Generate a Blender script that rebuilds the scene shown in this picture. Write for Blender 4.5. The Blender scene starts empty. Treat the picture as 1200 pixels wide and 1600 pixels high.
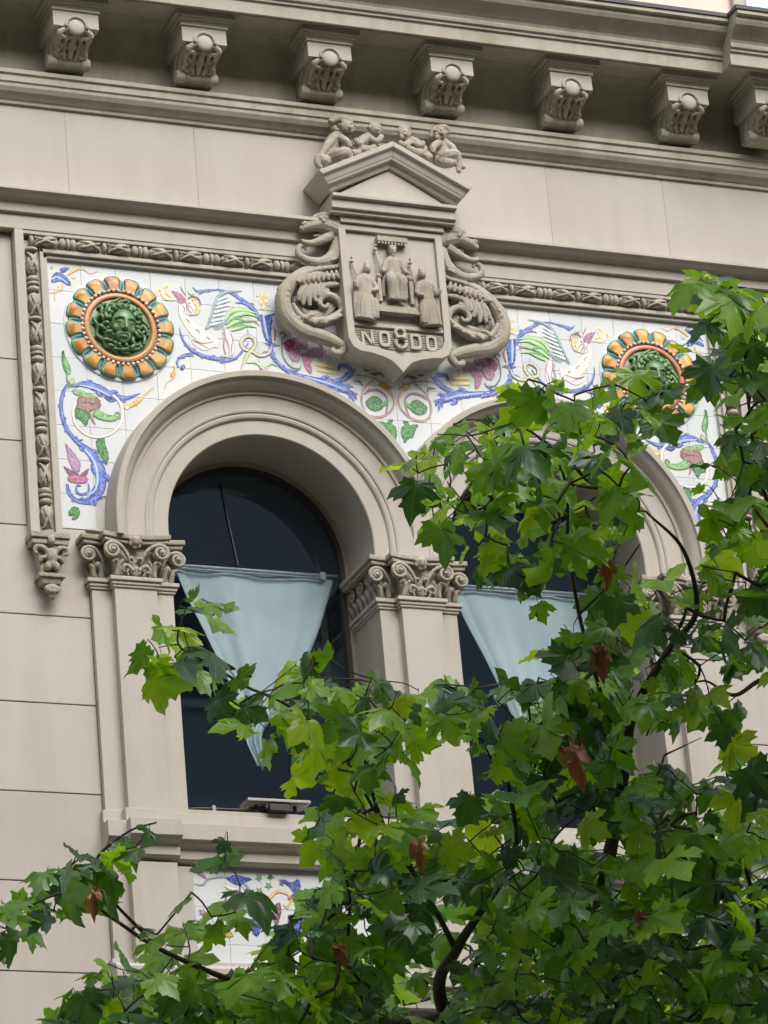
import bpy, bmesh, math, random
import numpy as np
from mathutils import Vector, Matrix, noise

random.seed(7)
rng = np.random.default_rng(7)
R = math.radians
sc = bpy.context.scene
COL = sc.collection

# ------------------------------------------------------------------ camera
# world: x along the facade, y into the building, z up; facade heights are
# written relative to ZO (the height of the picture's centre on the facade)
ZO = 11.25
FPX, DCAM = 6501.4, 25.0
YAW, PITCH, ROLL = 0.418874, 0.396382, -0.0912586
cy_, sy_, cp_, sp_ = math.cos(YAW), math.sin(YAW), math.cos(PITCH), math.sin(PITCH)
FW = np.array([sy_ * cp_, cy_ * cp_, sp_])
_r = np.array([cy_, -sy_, 0.0])
_u = np.cross(_r, FW)
RT = math.cos(ROLL) * _r + math.sin(ROLL) * _u
UP = -math.sin(ROLL) * _r + math.cos(ROLL) * _u
CAM = -DCAM * FW + np.array([0, 0, ZO])
cam_d = bpy.data.cameras.new('camera')
cam = bpy.data.objects.new('camera', cam_d)
COL.objects.link(cam)
M = Matrix(((RT[0], UP[0], -FW[0], CAM[0]), (RT[1], UP[1], -FW[1], CAM[1]),
            (RT[2], UP[2], -FW[2], CAM[2]), (0, 0, 0, 1)))
cam.matrix_world = M
cam_d.sensor_fit = 'HORIZONTAL'
cam_d.sensor_width = 36.0
cam_d.lens = FPX / 1200 * 36.0
cam_d.clip_start = 0.1
cam_d.clip_end = 3000
sc.camera = cam

# ------------------------------------------------------------------ light
SUN_EL, SUN_AZ = R(44), R(170)      # azimuth measured from +y towards +x
w = bpy.data.worlds.new('World')
sc.world = w
w.use_nodes = True
nt = w.node_tree
nt.nodes.clear()
sky = nt.nodes.new('ShaderNodeTexSky')
sky.sky_type = 'NISHITA'
sky.sun_disc = False
sky.sun_elevation = SUN_EL
sky.sun_rotation = SUN_AZ
sky.air_density = 1.0
sky.dust_density = 4.0
sky.ozone_density = 1.0
hs = nt.nodes.new('ShaderNodeHueSaturation')   # a thin overcast takes the blue out
hs.inputs['Saturation'].default_value = 0.30
bg = nt.nodes.new('ShaderNodeBackground')
bg.inputs['Strength'].default_value = 0.14
wo = nt.nodes.new('ShaderNodeOutputWorld')
nt.links.new(sky.outputs[0], hs.inputs['Color'])
nt.links.new(hs.outputs[0], bg.inputs['Color'])
nt.links.new(bg.outputs[0], wo.inputs['Surface'])
sun_d = bpy.data.lights.new('sun', 'SUN')
sun_d.energy = 1.5
sun_d.angle = R(48)
sun_d.color = (1.0, 0.965, 0.90)
sun = bpy.data.objects.new('sun', sun_d)
COL.objects.link(sun)
sdir = Vector((math.sin(SUN_AZ) * math.cos(SUN_EL), math.cos(SUN_AZ) * math.cos(SUN_EL), math.sin(SUN_EL)))
sun.rotation_euler = (-sdir).to_track_quat('-Z', 'Y').to_euler()
sun.location = (0, -30, 40)
sc.view_settings.view_transform = 'Standard'
sc.view_settings.look = 'None'
sc.view_settings.exposure = 0.94
sc.view_settings.gamma = 1.0
sc.view_settings.use_curve_mapping = False
sc.render.engine = 'CYCLES'
sc.cycles.use_denoising = True
sc.cycles.max_bounces = 8
sc.cycles.transparent_max_bounces = 12
sc.cycles.caustics_reflective = False
sc.cycles.caustics_refractive = False


# ------------------------------------------------------------------ helpers
def P(px, py, Y=0.0):
    """photo pixel -> point (x, y, z relative to ZO) on the facade-parallel plane y=Y"""
    d = FW + (px - 600) / FPX * RT - (py - 800) / FPX * UP
    t = (Y - CAM[1]) / d[1]
    q = CAM + t * d
    return (float(q[0]), Y, float(q[2] - ZO))


def ray(px, py, t):
    """photo pixel and depth in metres -> world point"""
    d = FW + (px - 600) / FPX * RT - (py - 800) / FPX * UP
    return Vector((CAM + t * d).tolist())


def srgb(h):
    h = h.lstrip('#')
    o = []
    for i in (0, 2, 4):
        c = int(h[i:i + 2], 16) / 255
        o.append(c / 12.92 if c <= 0.04045 else ((c + 0.055) / 1.055) ** 2.4)
    return tuple(o)


def cr(pts, n=6):
    """Catmull-Rom through points of any dimension"""
    a = [np.array(p, float) for p in pts]
    if len(a) < 3:
        return [a[0] + (a[-1] - a[0]) * i / n for i in range(n + 1)]
    a = [2 * a[0] - a[1]] + a + [2 * a[-1] - a[-2]]
    out = []
    for i in range(1, len(a) - 2):
        p0, p1, p2, p3 = a[i - 1:i + 3]
        for k in range(n):
            t = k / n
            out.append(0.5 * (2 * p1 + (p2 - p0) * t + (2 * p0 - 5 * p1 + 4 * p2 - p3) * t * t + (3 * p1 - p0 - 3 * p2 + p3) * t ** 3))
    out.append(a[-2])
    return out


class MB:
    """collects shapes in facade coordinates; build() links them as one mesh"""

    def __init__(s):
        s.v, s.f, s.c = [], [], []

    def add(s, v, f, c=None):
        o = len(s.v)
        s.v += [tuple(float(x) for x in p) for p in v]
        s.f += [tuple(i + o for i in q) for q in f]
        if c is not None:
            s.c += list(c)
        return s

    def box(s, x0, x1, y0, y1, z0, z1, tx=0.0, ty=0.0):
        # tx, ty shrink the bottom (taper)
        v = [(x0 + tx, y0 + ty, z0), (x1 - tx, y0 + ty, z0), (x1 - tx, y1, z0), (x0 + tx, y1, z0),
             (x0, y0, z1), (x1, y0, z1), (x1, y1, z1), (x0, y1, z1)]
        return s.add(v, [(0, 3, 2, 1), (4, 5, 6, 7), (0, 1, 5, 4), (1, 2, 6, 5), (2, 3, 7, 6), (3, 0, 4, 7)])

    def extr(s, prof, x0, x1):
        """closed (y,z) profile along x"""
        n = len(prof)
        v = [(x0, y, z) for y, z in prof] + [(x1, y, z) for y, z in prof]
        f = [(i, (i + 1) % n, n + (i + 1) % n, n + i) for i in range(n)]
        f += [tuple(range(n - 1, -1, -1)), tuple(range(n, 2 * n))]
        return s.add(v, f)

    def extry(s, poly, y0, y1, inset=0.0):
        """closed (x,z) polygon extruded in y"""
        n = len(poly)
        cx = sum(p[0] for p in poly) / n
        cz = sum(p[1] for p in poly) / n
        v = [(x, y0, z) for x, z in poly] + [(x, y1, z) for x, z in poly]
        f = [(i, n + i, n + (i + 1) % n, (i + 1) % n) for i in range(n)]
        f += [tuple(range(n)), tuple(range(2 * n - 1, n - 1, -1))]
        return s.add(v, f)

    def tube(s, pts, n=8, sub=5, flat=1.0):
        """pts: (x,y,z,r)"""
        q = cr(pts, sub) if sub > 1 else [np.array(p, float) for p in pts]
        ring = []
        nrm = None
        for i, p in enumerate(q):
            a = q[max(0, i - 1)][:3]
            b = q[min(len(q) - 1, i + 1)][:3]
            t = b - a
            L = np.linalg.norm(t)
            t = t / L if L > 1e-9 else np.array([0, 0, 1.0])
            if nrm is None:
                nrm = np.cross(t, [0, 1, 0.02])
                if np.linalg.norm(nrm) < 1e-3:
                    nrm = np.cross(t, [1, 0, 0.02])
            nrm = nrm - t * np.dot(nrm, t)
            nrm /= max(1e-9, np.linalg.norm(nrm))
            b2 = np.cross(t, nrm)
            r = max(p[3], 0.0004)
            ring.append([p[:3] + r * (math.cos(k * 2 * math.pi / n) * nrm + flat * math.sin(k * 2 * math.pi / n) * b2) for k in range(n)])
        v = [x for rr in ring for x in rr]
        f = []
        for i in range(len(ring) - 1):
            for k in range(n):
                f.append((i * n + k, i * n + (k + 1) % n, (i + 1) * n + (k + 1) % n, (i + 1) * n + k))
        f.append(tuple(range(n - 1, -1, -1)))
        m = (len(ring) - 1) * n
        f.append(tuple(range(m, m + n)))
        return s.add(v, f)

    def ell(s, c, r, rot=None, nu=12, nv=8):
        if not hasattr(r, '__len__'):
            r = (r, r, r)
        v, f = [], []
        for j in range(nv + 1):
            th = math.pi * j / nv
            for i in range(nu):
                ph = 2 * math.pi * i / nu
                p = Vector((r[0] * math.sin(th) * math.cos(ph), r[1] * math.sin(th) * math.sin(ph), r[2] * math.cos(th)))
                if rot is not None:
                    p = rot @ p
                v.append((c[0] + p.x, c[1] + p.y, c[2] + p.z))
        for j in range(nv):
            for i in range(nu):
                f.append((j * nu + i, (j + 1) * nu + i, (j + 1) * nu + (i + 1) % nu, j * nu + (i + 1) % nu))
        return s.add(v, f)

    def spiral(s, c, y, r0, r1, a0, turns, tr0, tr1, sgn=1, lead=None, n=7):
        """spiral tube in the xz plane, centre c=(x,z)"""
        pts = []
        if lead:
            pts += lead
        N = int(14 * turns)
        for i in range(N + 1):
            t = i / N
            r = r0 + (r1 - r0) * t
            a = a0 + sgn * 2 * math.pi * turns * t
            pts.append((c[0] + r * math.cos(a), y - 0.012 * t, c[1] + r * math.sin(a), tr0 + (tr1 - tr0) * t))
        s.tube(pts, n, 2)
        s.ell((c[0], y - 0.016, c[1]), (r1 * 1.3, r1 * 1.2, r1 * 1.3))
        return s

    def revolve(s, prof, cx, cz, a0, a1, n, stilt=None):
        """closed (r,y) profile swept about the y axis through (cx,cz); stilt = lower z of straight legs"""
        st = []
        if stilt is not None and a0 == 0:
            st.append([(cx + r, y, stilt) for r, y in prof])
        for i in range(n + 1):
            a = a0 + (a1 - a0) * i / n
            st.append([(cx + r * math.cos(a), y, cz + r * math.sin(a)) for r, y in prof])
        if stilt is not None:
            st.append([(cx - r, y, stilt) for r, y in prof])
        m = len(prof)
        v = [p for q in st for p in q]
        f = []
        for i in range(len(st) - 1):
            for k in range(m):
                f.append((i * m + k, (i + 1) * m + k, (i + 1) * m + (k + 1) % m, i * m + (k + 1) % m))
        f.append(tuple(range(m)))
        b = (len(st) - 1) * m
        f.append(tuple(range(b + m - 1, b - 1, -1)))
        return s.add(v, f)

    def build(s, name, mat, parent=None, smooth=False, origin=(0, 0, 0), bevel=0.0, remesh=0.0, sm=0, auto=None, world=False):
        me = bpy.data.meshes.new(name)
        o3 = origin
        zo = 0.0
        v = [(x - o3[0], y - o3[1], z - o3[2]) for x, y, z in s.v]
        me.from_pydata(v, [], s.f)
        if s.c:
            at = me.color_attributes.new('paint', 'FLOAT_COLOR', 'POINT')
            at.data.foreach_set('color', np.array([tuple(c)[:3] + (1.0,) for c in s.c], dtype=np.float32).ravel())
        me.validate()
        bm = bmesh.new()
        bm.from_mesh(me)
        if not s.c:
            bmesh.ops.recalc_face_normals(bm, faces=bm.faces)
        if auto is not None:
            for e in bm.edges:
                e.smooth = len(e.link_faces) == 2 and e.calc_face_angle(0) < auto
            smooth = True
        for f in bm.faces:
            f.smooth = smooth
        bm.to_mesh(me)
        bm.free()
        me.materials.append(mat)
        ob = bpy.data.objects.new(name, me)
        COL.objects.link(ob)
        ob.parent = parent
        ob.location = o3
        if remesh:
            m = ob.modifiers.new('carve', 'REMESH')
            m.mode = 'VOXEL'
            m.voxel_size = remesh
            m.use_smooth_shade = True
            if sm:
                m2 = ob.modifiers.new('soften', 'SMOOTH')
                m2.iterations = sm
                m2.factor = 0.5
        if bevel:
            m = ob.modifiers.new('bevel', 'BEVEL')
            m.width = bevel
            m.segments = 2
            m.limit_method = 'ANGLE'
            m.angle_limit = R(50)
            m.harden_normals = False
        return ob


def tag(o, label=None, cat=None, group=None, kind=None):
    if label:
        o['label'] = label
    if cat:
        o['category'] = cat
    if group:
        o['group'] = group
    if kind:
        o['kind'] = kind
    return o


def thing(name, label, cat, group=None, loc=(0, 0, 0)):
    """an Empty; its parts are written in facade coordinates, so it sits at height ZO"""
    o = bpy.data.objects.new(name, None)
    COL.objects.link(o)
    o.empty_display_size = 0.2
    o.location = (loc[0], loc[1], loc[2] + ZO)
    return tag(o, label, cat, group)


def dup(o, parent, loc, kids=True):
    c = o.copy()
    COL.objects.link(c)
    c.parent = parent
    c.location = loc
    if kids:
        for ch in list(o.children):
            d = ch.copy()
            COL.objects.link(d)
            d.parent = c
    return c


# ------------------------------------------------------------------ materials
def newmat(name):
    m = bpy.data.materials.new(name)
    m.use_nodes = True
    n = m.node_tree
    b = n.nodes['Principled BSDF']
    return m, n, b


def N(nt, kind, **kw):
    n = nt.nodes.new(kind)
    for k, v in kw.items():
        if k in n.inputs:
            n.inputs[k].default_value = v
        else:
            setattr(n, k, v)
    return n


def stone_mat(name, col, dark, rough=0.85, bump=0.15, stain=0.35, scale=1.0, grain=0.06, chisel=False):
    m, nt, b = newmat(name)
    L = nt.links.new
    g = N(nt, 'ShaderNodeNewGeometry')
    n1 = N(nt, 'ShaderNodeTexNoise', Scale=1.6 * scale, Detail=6.0, Roughness=0.65)
    n2 = N(nt, 'ShaderNodeTexNoise', Scale=170.0 * scale, Detail=3.0, Roughness=0.7)
    mp = N(nt, 'ShaderNodeMapping')
    mp.inputs['Scale'].default_value = (9.0, 9.0, 0.7)     # rain streaks run down
    n3 = N(nt, 'ShaderNodeTexNoise', Scale=1.0, Detail=5.0, Roughness=0.6)
    L(g.outputs['Position'], n1.inputs['Vector'])
    L(g.outputs['Position'], n2.inputs['Vector'])
    L(g.outputs['Position'], mp.inputs['Vector'])
    L(mp.outputs[0], n3.inputs['Vector'])
    r1 = N(nt, 'ShaderNodeMapRange')
    r1.inputs[1].default_value, r1.inputs[2].default_value = 0.42, 0.78
    r1.inputs[3].default_value, r1.inputs[4].default_value = 0.0, stain
    ml = N(nt, 'ShaderNodeMath', operation='MULTIPLY')
    L(n1.outputs[0], ml.inputs[0])
    L(n3.outputs[0], ml.inputs[1])
    m2 = N(nt, 'ShaderNodeMath', operation='MULTIPLY')
    L(ml.outputs[0], m2.inputs[0])
    m2.inputs[1].default_value = 2.0
    L(m2.outputs[0], r1.inputs[0])
    mx = N(nt, 'ShaderNodeMix', data_type='RGBA')
    mx.inputs[6].default_value = (*col, 1)
    mx.inputs[7].default_value = (*dark, 1)
    L(r1.outputs[0], mx.inputs[0])
    r2 = N(nt, 'ShaderNodeMapRange')
    r2.inputs[1].default_value, r2.inputs[2].default_value = 0.3, 0.7
    r2.inputs[3].default_value, r2.inputs[4].default_value = 1.0 - grain, 1.0 + grain
    L(n2.outputs[0], r2.inputs[0])
    mm = N(nt, 'ShaderNodeMix', data_type='RGBA', blend_type='MULTIPLY')
    mm.inputs[0].default_value = 1.0
    L(mx.outputs[2], mm.inputs[6])
    L(r2.outputs[0], mm.inputs[7])
    oi = N(nt, 'ShaderNodeObjectInfo')
    r3 = N(nt, 'ShaderNodeMapRange')
    r3.inputs[3].default_value, r3.inputs[4].default_value = 0.95, 1.04
    L(oi.outputs['Random'], r3.inputs[0])
    m3 = N(nt, 'ShaderNodeMix', data_type='RGBA', blend_type='MULTIPLY')
    m3.inputs[0].default_value = 1.0
    L(mm.outputs[2], m3.inputs[6])
    L(r3.outputs[0], m3.inputs[7])
    last = m3
    L(last.outputs[2], b.inputs['Base Color'])
    bp = N(nt, 'ShaderNodeBump', Strength=bump, Distance=0.004)
    ad = N(nt, 'ShaderNodeMath', operation='ADD')
    L(n2.outputs[0], ad.inputs[0])
    L(n1.outputs[0], ad.inputs[1])
    L(ad.outputs[0], bp.inputs['Height'])
    L(bp.outputs[0], b.inputs['Normal'])
    if chisel:          # tool marks and weathered pits
        n5 = N(nt, 'ShaderNodeTexNoise', Scale=75.0, Detail=5.0, Roughness=0.65)
        L(g.outputs['Position'], n5.inputs['Vector'])
        b5 = N(nt, 'ShaderNodeBump', Strength=0.75, Distance=0.012)
        L(n5.outputs[0], b5.inputs['Height'])
        L(bp.outputs[0], b5.inputs['Normal'])
        L(b5.outputs[0], b.inputs['Normal'])
    b.inputs['Roughness'].default_value = rough
    b.inputs['Specular IOR Level'].default_value = 0.25
    return m


def plain_mat(name, col, rough=0.5, metal=0.0, var=0.15, scale=12.0, coat=0.0, bump=0.0):
    m, nt, b = newmat(name)
    L = nt.links.new
    g = N(nt, 'ShaderNodeNewGeometry')
    n1 = N(nt, 'ShaderNodeTexNoise', Scale=scale, Detail=4.0)
    L(g.outputs['Position'], n1.inputs['Vector'])
    mx = N(nt, 'ShaderNodeMix', data_type='RGBA')
    mx.inputs[6].default_value = (*[c * (1 - var) for c in col], 1)
    mx.inputs[7].default_value = (*[min(1, c * (1 + var)) for c in col], 1)
    L(n1.outputs[0], mx.inputs[0])
    L(mx.outputs[2], b.inputs['Base Color'])
    b.inputs['Roughness'].default_value = rough
    b.inputs['Metallic'].default_value = metal
    b.inputs['Coat Weight'].default_value = coat
    b.inputs['Coat Roughness'].default_value = 0.12
    if bump:
        bp = N(nt, 'ShaderNodeBump', Strength=bump, Distance=0.003)
        L(n1.outputs[0], bp.inputs['Height'])
        L(bp.outputs[0], b.inputs['Normal'])
    return m


WALLC = (0.458, 0.430, 0.383)
M_WALL = stone_mat('painted_stone', WALLC, (0.385, 0.352, 0.292), stain=0.45)
M_TRIM = stone_mat('stone_trim', (0.447, 0.419, 0.370), (0.35, 0.317, 0.25), stain=0.5, bump=0.12)
M_CARV = stone_mat('carved_stone', chisel=True, col=(0.41, 0.378, 0.31), dark=(0.25, 0.22, 0.155), stain=0.7, bump=0.35, grain=0.1)
M_CORN = stone_mat('cornice_stone', (0.41, 0.388, 0.318), (0.25, 0.232, 0.155), stain=0.6, bump=0.2, grain=0.09)
M_ATTIC = stone_mat('attic_render', (0.66, 0.57, 0.49), (0.5, 0.42, 0.35), stain=0.3)
M_LEAD = plain_mat('lead_flashing', (0.05, 0.05, 0.055), 0.55, 0.3)
M_GROUT = plain_mat('grout', (0.50, 0.49, 0.46), 0.9)
M_BROWN = plain_mat('window_brown', (0.045, 0.038, 0.028), 0.5)
M_BEIGE = plain_mat('window_frame_beige', (0.30, 0.27, 0.20), 0.5)
M_ROD = plain_mat('white_metal', (0.62, 0.66, 0.68), 0.35)
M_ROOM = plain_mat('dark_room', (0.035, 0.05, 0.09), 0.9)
M_BLACK = plain_mat('black_plastic', (0.025, 0.025, 0.028), 0.45)
M_ALU = plain_mat('grey_metal', (0.32, 0.31, 0.29), 0.4, 0.5)
M_CABLE = plain_mat('cable', (0.05, 0.05, 0.05), 0.6)


def tile_mat():
    m, nt, b = newmat('glazed_tile')
    L = nt.links.new
    oi = N(nt, 'ShaderNodeObjectInfo')
    g = N(nt, 'ShaderNodeNewGeometry')
    n1 = N(nt, 'ShaderNodeTexNoise', Scale=7.0, Detail=5.0)
    L(g.outputs['Position'], n1.inputs['Vector'])
    ad = N(nt, 'ShaderNodeMath', operation='ADD')
    L(oi.outputs['Random'], ad.inputs[0])
    L(n1.outputs[0], ad.inputs[1])
    rp = N(nt, 'ShaderNodeMapRange')
    rp.inputs[1].default_value, rp.inputs[2].default_value = 0.3, 1.7
    L(ad.outputs[0], rp.inputs[0])
    mx = N(nt, 'ShaderNodeMix', data_type='RGBA')
    mx.inputs[6].default_value = (0.55, 0.585, 0.605, 1)
    mx.inputs[7].default_value = (0.635, 0.645, 0.64, 1)
    L(rp.outputs[0], mx.inputs[0])
    L(mx.outputs[2], b.inputs['Base Color'])
    b.inputs['Roughness'].default_value = 0.2
    b.inputs['Specular IOR Level'].default_value = 0.35
    bp = N(nt, 'ShaderNodeBump', Strength=0.08, Distance=0.003)
    L(n1.outputs[0], bp.inputs['Height'])
    L(bp.outputs[0], b.inputs['Normal'])
    return m


M_TILE = tile_mat()


def paint_mat():
    m, nt, b = newmat('majolica_paint')
    L = nt.links.new
    a = N(nt, 'ShaderNodeAttribute', attribute_name='paint')
    g = N(nt, 'ShaderNodeNewGeometry')
    n1 = N(nt, 'ShaderNodeTexNoise', Scale=55.0, Detail=5.0, Roughness=0.75)
    L(g.outputs['Position'], n1.inputs['Vector'])
    rp = N(nt, 'ShaderNodeMapRange')
    rp.inputs[1].default_value, rp.inputs[2].default_value = 0.46, 0.74
    rp.inputs[3].default_value, rp.inputs[4].default_value = 0.0, 0.5
    L(n1.outputs[0], rp.inputs[0])
    mx = N(nt, 'ShaderNodeMix', data_type='RGBA')        # the white glaze shows through the wash
    mx.inputs[7].default_value = (0.62, 0.63, 0.63, 1)
    L(a.outputs['Color'], mx.inputs[6])
    L(rp.outputs[0], mx.inputs[0])
    L(mx.outputs[2], b.inputs['Base Color'])
    b.inputs['Roughness'].default_value = 0.25
    b.inputs['Specular IOR Level'].default_value = 0.3
    return m


M_PAINT = paint_mat()


def glaze(name, c1, c2, scale=30):
    m, nt, b = newmat(name)
    L = nt.links.new
    oi = N(nt, 'ShaderNodeObjectInfo')
    g = N(nt, 'ShaderNodeNewGeometry')
    n1 = N(nt, 'ShaderNodeTexNoise', Scale=scale, Detail=4.0)
    L(g.outputs['Position'], n1.inputs['Vector'])
    ad = N(nt, 'ShaderNodeMath', operation='MULTIPLY_ADD')
    L(oi.outputs['Random'], ad.inputs[0])
    ad.inputs[1].default_value = 0.7
    L(n1.outputs[0], ad.inputs[2])
    rp = N(nt, 'ShaderNodeMapRange')
    rp.inputs[1].default_value, rp.inputs[2].default_value = 0.4, 1.1
    L(ad.outputs[0], rp.inputs[0])
    mx = N(nt, 'ShaderNodeMix', data_type='RGBA')
    mx.inputs[6].default_value = (*c1, 1)
    mx.inputs[7].default_value = (*c2, 1)
    L(rp.outputs[0], mx.inputs[0])
    L(mx.outputs[2], b.inputs['Base Color'])
    b.inputs['Roughness'].default_value = 0.42
    b.inputs['Coat Weight'].default_value = 0.12
    b.inputs['Coat Roughness'].default_value = 0.15
    return m


M_ORANGE = glaze('orange_glaze', (0.46, 0.18, 0.035), (0.62, 0.32, 0.06))
M_TERRA = glaze('terracotta_glaze', (0.42, 0.15, 0.06), (0.50, 0.22, 0.09))
M_TEAL = glaze('teal_glaze', (0.03, 0.12, 0.12), (0.09, 0.27, 0.22))
M_GREEN = glaze('green_glaze', (0.035, 0.10, 0.04), (0.12, 0.24, 0.095), 30)
M_PEARL = glaze('cream_glaze', (0.55, 0.45, 0.38), (0.70, 0.64, 0.58))


def glass_mat():
    m = bpy.data.materials.new('window_glass')
    m.use_nodes = True
    nt = m.node_tree
    nt.nodes.clear()
    L = nt.links.new
    tr = N(nt, 'ShaderNodeBsdfTransparent')
    tr.inputs[0].default_value = (0.93, 0.955, 0.96, 1)
    gl = N(nt, 'ShaderNodeBsdfGlossy', Roughness=0.02)
    gl.inputs[0].default_value = (0.46, 0.68, 1.0, 1)
    lw = N(nt, 'ShaderNodeLayerWeight', Blend=0.5)
    pw = N(nt, 'ShaderNodeMath', operation='POWER')
    pw.inputs[1].default_value = 5.0
    L(lw.outputs['Facing'], pw.inputs[0])
    fr = N(nt, 'ShaderNodeMath', operation='MULTIPLY_ADD')
    fr.inputs[1].default_value = 0.87
    fr.inputs[2].default_value = 0.13
    L(pw.outputs[0], fr.inputs[0])
    mx = N(nt, 'ShaderNodeMixShader')
    o = N(nt, 'ShaderNodeOutputMaterial')
    L(fr.outputs[0], mx.inputs[0])
    L(tr.outputs[0], mx.inputs[1])
    L(gl.outputs[0], mx.inputs[2])
    L(mx.outputs[0], o.inputs[0])
    return m


M_GLASS = glass_mat()


def cloth_mat():
    m, nt, b = newmat('pale_blue_cloth')
    L = nt.links.new
    g = N(nt, 'ShaderNodeNewGeometry')
    n1 = N(nt, 'ShaderNodeTexNoise', Scale=9.0, Detail=6.0)
    L(g.outputs['Position'], n1.inputs['Vector'])
    mx = N(nt, 'ShaderNodeMix', data_type='RGBA')
    mx.inputs[6].default_value = (0.60, 0.73, 0.76, 1)
    mx.inputs[7].default_value = (0.72, 0.82, 0.84, 1)
    L(n1.outputs[0], mx.inputs[0])
    L(mx.outputs[2], b.inputs['Base Color'])
    b.inputs['Roughness'].default_value = 0.9
    return m


M_CLOTH = cloth_mat()

# ------------------------------------------------------------------ ground
def sheet(name, x0, x1, y0, y1, z, mat):
    me = bpy.data.meshes.new(name)
    me.from_pydata([(x0, y0, z), (x1, y0, z), (x1, y1, z), (x0, y1, z)], [], [(0, 1, 2, 3)])
    me.materials.append(mat)
    o = bpy.data.objects.new(name, me)
    COL.objects.link(o)
    return tag(o, kind='structure')


M_EARTH = plain_mat('far_ground', (0.11, 0.10, 0.085), 0.95, scale=0.3)
M_ASPH = plain_mat('asphalt', (0.055, 0.055, 0.058), 0.9, scale=40, var=0.3, bump=0.3)
M_PAVE = plain_mat('pavement_slabs', (0.19, 0.175, 0.15), 0.85, scale=6, var=0.2)
M_LINE = plain_mat('road_paint', (0.75, 0.75, 0.72), 0.7)
sheet('ground', -900, 900, -900, 900, -0.13, M_EARTH)
sheet('road', -120, 120, -18.5, -10.5, -0.12, M_ASPH)
kb = MB()
kb.box(-120, 120, -10.5, -0.2, -0.3 - ZO, 0.0 - ZO)
o = kb.build('pavement', M_PAVE)
o.location.z += ZO
tag(o, kind='structure')
kb = MB()
kb.box(-120, 120, -26, -18.5, -0.3 - ZO, 0.0 - ZO)
o = kb.build('pavement', M_PAVE)
o.location.z += ZO
tag(o, kind='structure')

# unseen block of flats added behind the camera: keeps undersides and window glass dark
M_BRICK = plain_mat('brown_render', (0.33, 0.29, 0.25), 0.9, scale=0.6)
OB = bpy.data.objects.new('unseen_apartment_block', None)
COL.objects.link(OB)
OB.location = (0, -27, 0)
tag(OB, 'long brown apartment block added unseen across the street to block low sky light', 'building')
MB().box(-70, 70, -12, 0, -0.2, 27.5).build('wall', M_BRICK, OB)
MB().box(-70.3, 70.3, -12.3, 0.35, 27.5, 27.9).build('roof_cornice', M_BRICK, OB)
_w = None
for fl in range(8):
    for k in range(22):
        if _w is None:
            _w = MB().box(-0.75, 0.75, 0.0, 0.09, 0, 2.0).build('window', M_TRIM, OB)
            MB().box(-0.62, 0.62, 0.06, 0.096, 0.12, 1.88).build('pane', M_LEAD, _w)
            q = _w
        else:
            q = dup(_w, OB, (0, 0, 0))
        q.location = (-65 + k * 6.2, 0, 1.1 + fl * 3.3)

# ================================================================== BUILDING
XM = 0.165                      # axis between the two windows
BL = thing('stone_building', 'cream painted stone building front with paired arched windows under a bracketed cornice', 'building', loc=(0, 0, 0))
BL.location = (0, 0, ZO)
PILX = (XM - 1.8, XM, XM + 1.8)
WINX = (XM - 0.9, XM + 0.9)
SPR = -0.209                    # springing height
YW = 0.04                       # plain wall plane

# core of the wall behind the facing, with the window holes left open
for nm, x0, x1, z0, z1 in (('wall', -8, WINX[0] - 0.66, -1.99, 0.47), ('wall', WINX[0] + 0.66, WINX[1] - 0.66, -1.99, 0.47),
                           ('wall', WINX[1] + 0.66, 9, -1.99, 0.47), ('wall', -8, 9, 0.47, 3.40), ('wall', -8, 9, -ZO, -1.99)):
    MB().box(x0, x1, 0.062, 0.95, z0, z1).build(nm, M_WALL, BL)
MB().box(-8, 9, 0.95, 9.0, -ZO, 3.39).box(-8, 9, 3.0, 9.0, 3.40, 7.0).build('building_body', M_WALL, BL)

# facing blocks of the plain wall at the left and right
JT = [1.64, 0.816, 0.29, -0.2455, -0.802, -1.341, -1.88, -2.41, -2.937, -3.47, -4.0, -4.54, -5.08]


def block(x0, x1, z0, z1, y0=YW, g=0.0035, name='stone_block', mat=None):
    return MB().box(x0 + g, x1 - g, y0, 0.0615, z0 + g, z1 - g).build(name, mat or M_WALL, BL, bevel=0.003)


for i in range(len(JT) - 1):
    zt, zb = JT[i], JT[i + 1]
    xr = XM - 1.8 - 0.25 if zt < 0 else -2.242
    off = 0.55 if i % 2 else 0.0
    if zt < -2.9:
        xr = 3.9
    xs = [-8 + off * 0, -6.5 + off, -4.6 + off, xr] if zt > -2.9 else [-8, -6.5 + off, -4.6 + off, -3.0 + off, -1.5 + off, 0.1 + off, 1.7 + off, 3.2, 4.6 + off, 6.2, 9]
    for a, b in zip(xs[:-1], xs[1:]):
        block(a, b, zb, zt)
    if zt > -2.9:
        xl = 2 * XM - xr
        for a, b in zip([xl, 4.9 - off, 6.8, ], [4.9 - off, 6.8, 9]):
            block(a, b, zb, zt)

# frieze of plain blocks
FJ = [-8.49, -7.66, -6.84, -6.01, -5.18, -4.36, -3.53, -2.70, -1.872, -1.042, XM, 1.322 + 0.01, 2.158, 2.985, 3.81, 4.64, 5.46, 6.29, 7.1, 8.0, 9.0]
for a, b in zip(FJ[:-1], FJ[1:]):
    MB().box(a + .0006, b - .0006, 0.0, 0.0615, 1.89, 2.515).build('stone_block', M_WALL, BL, bevel=0.0012)

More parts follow.
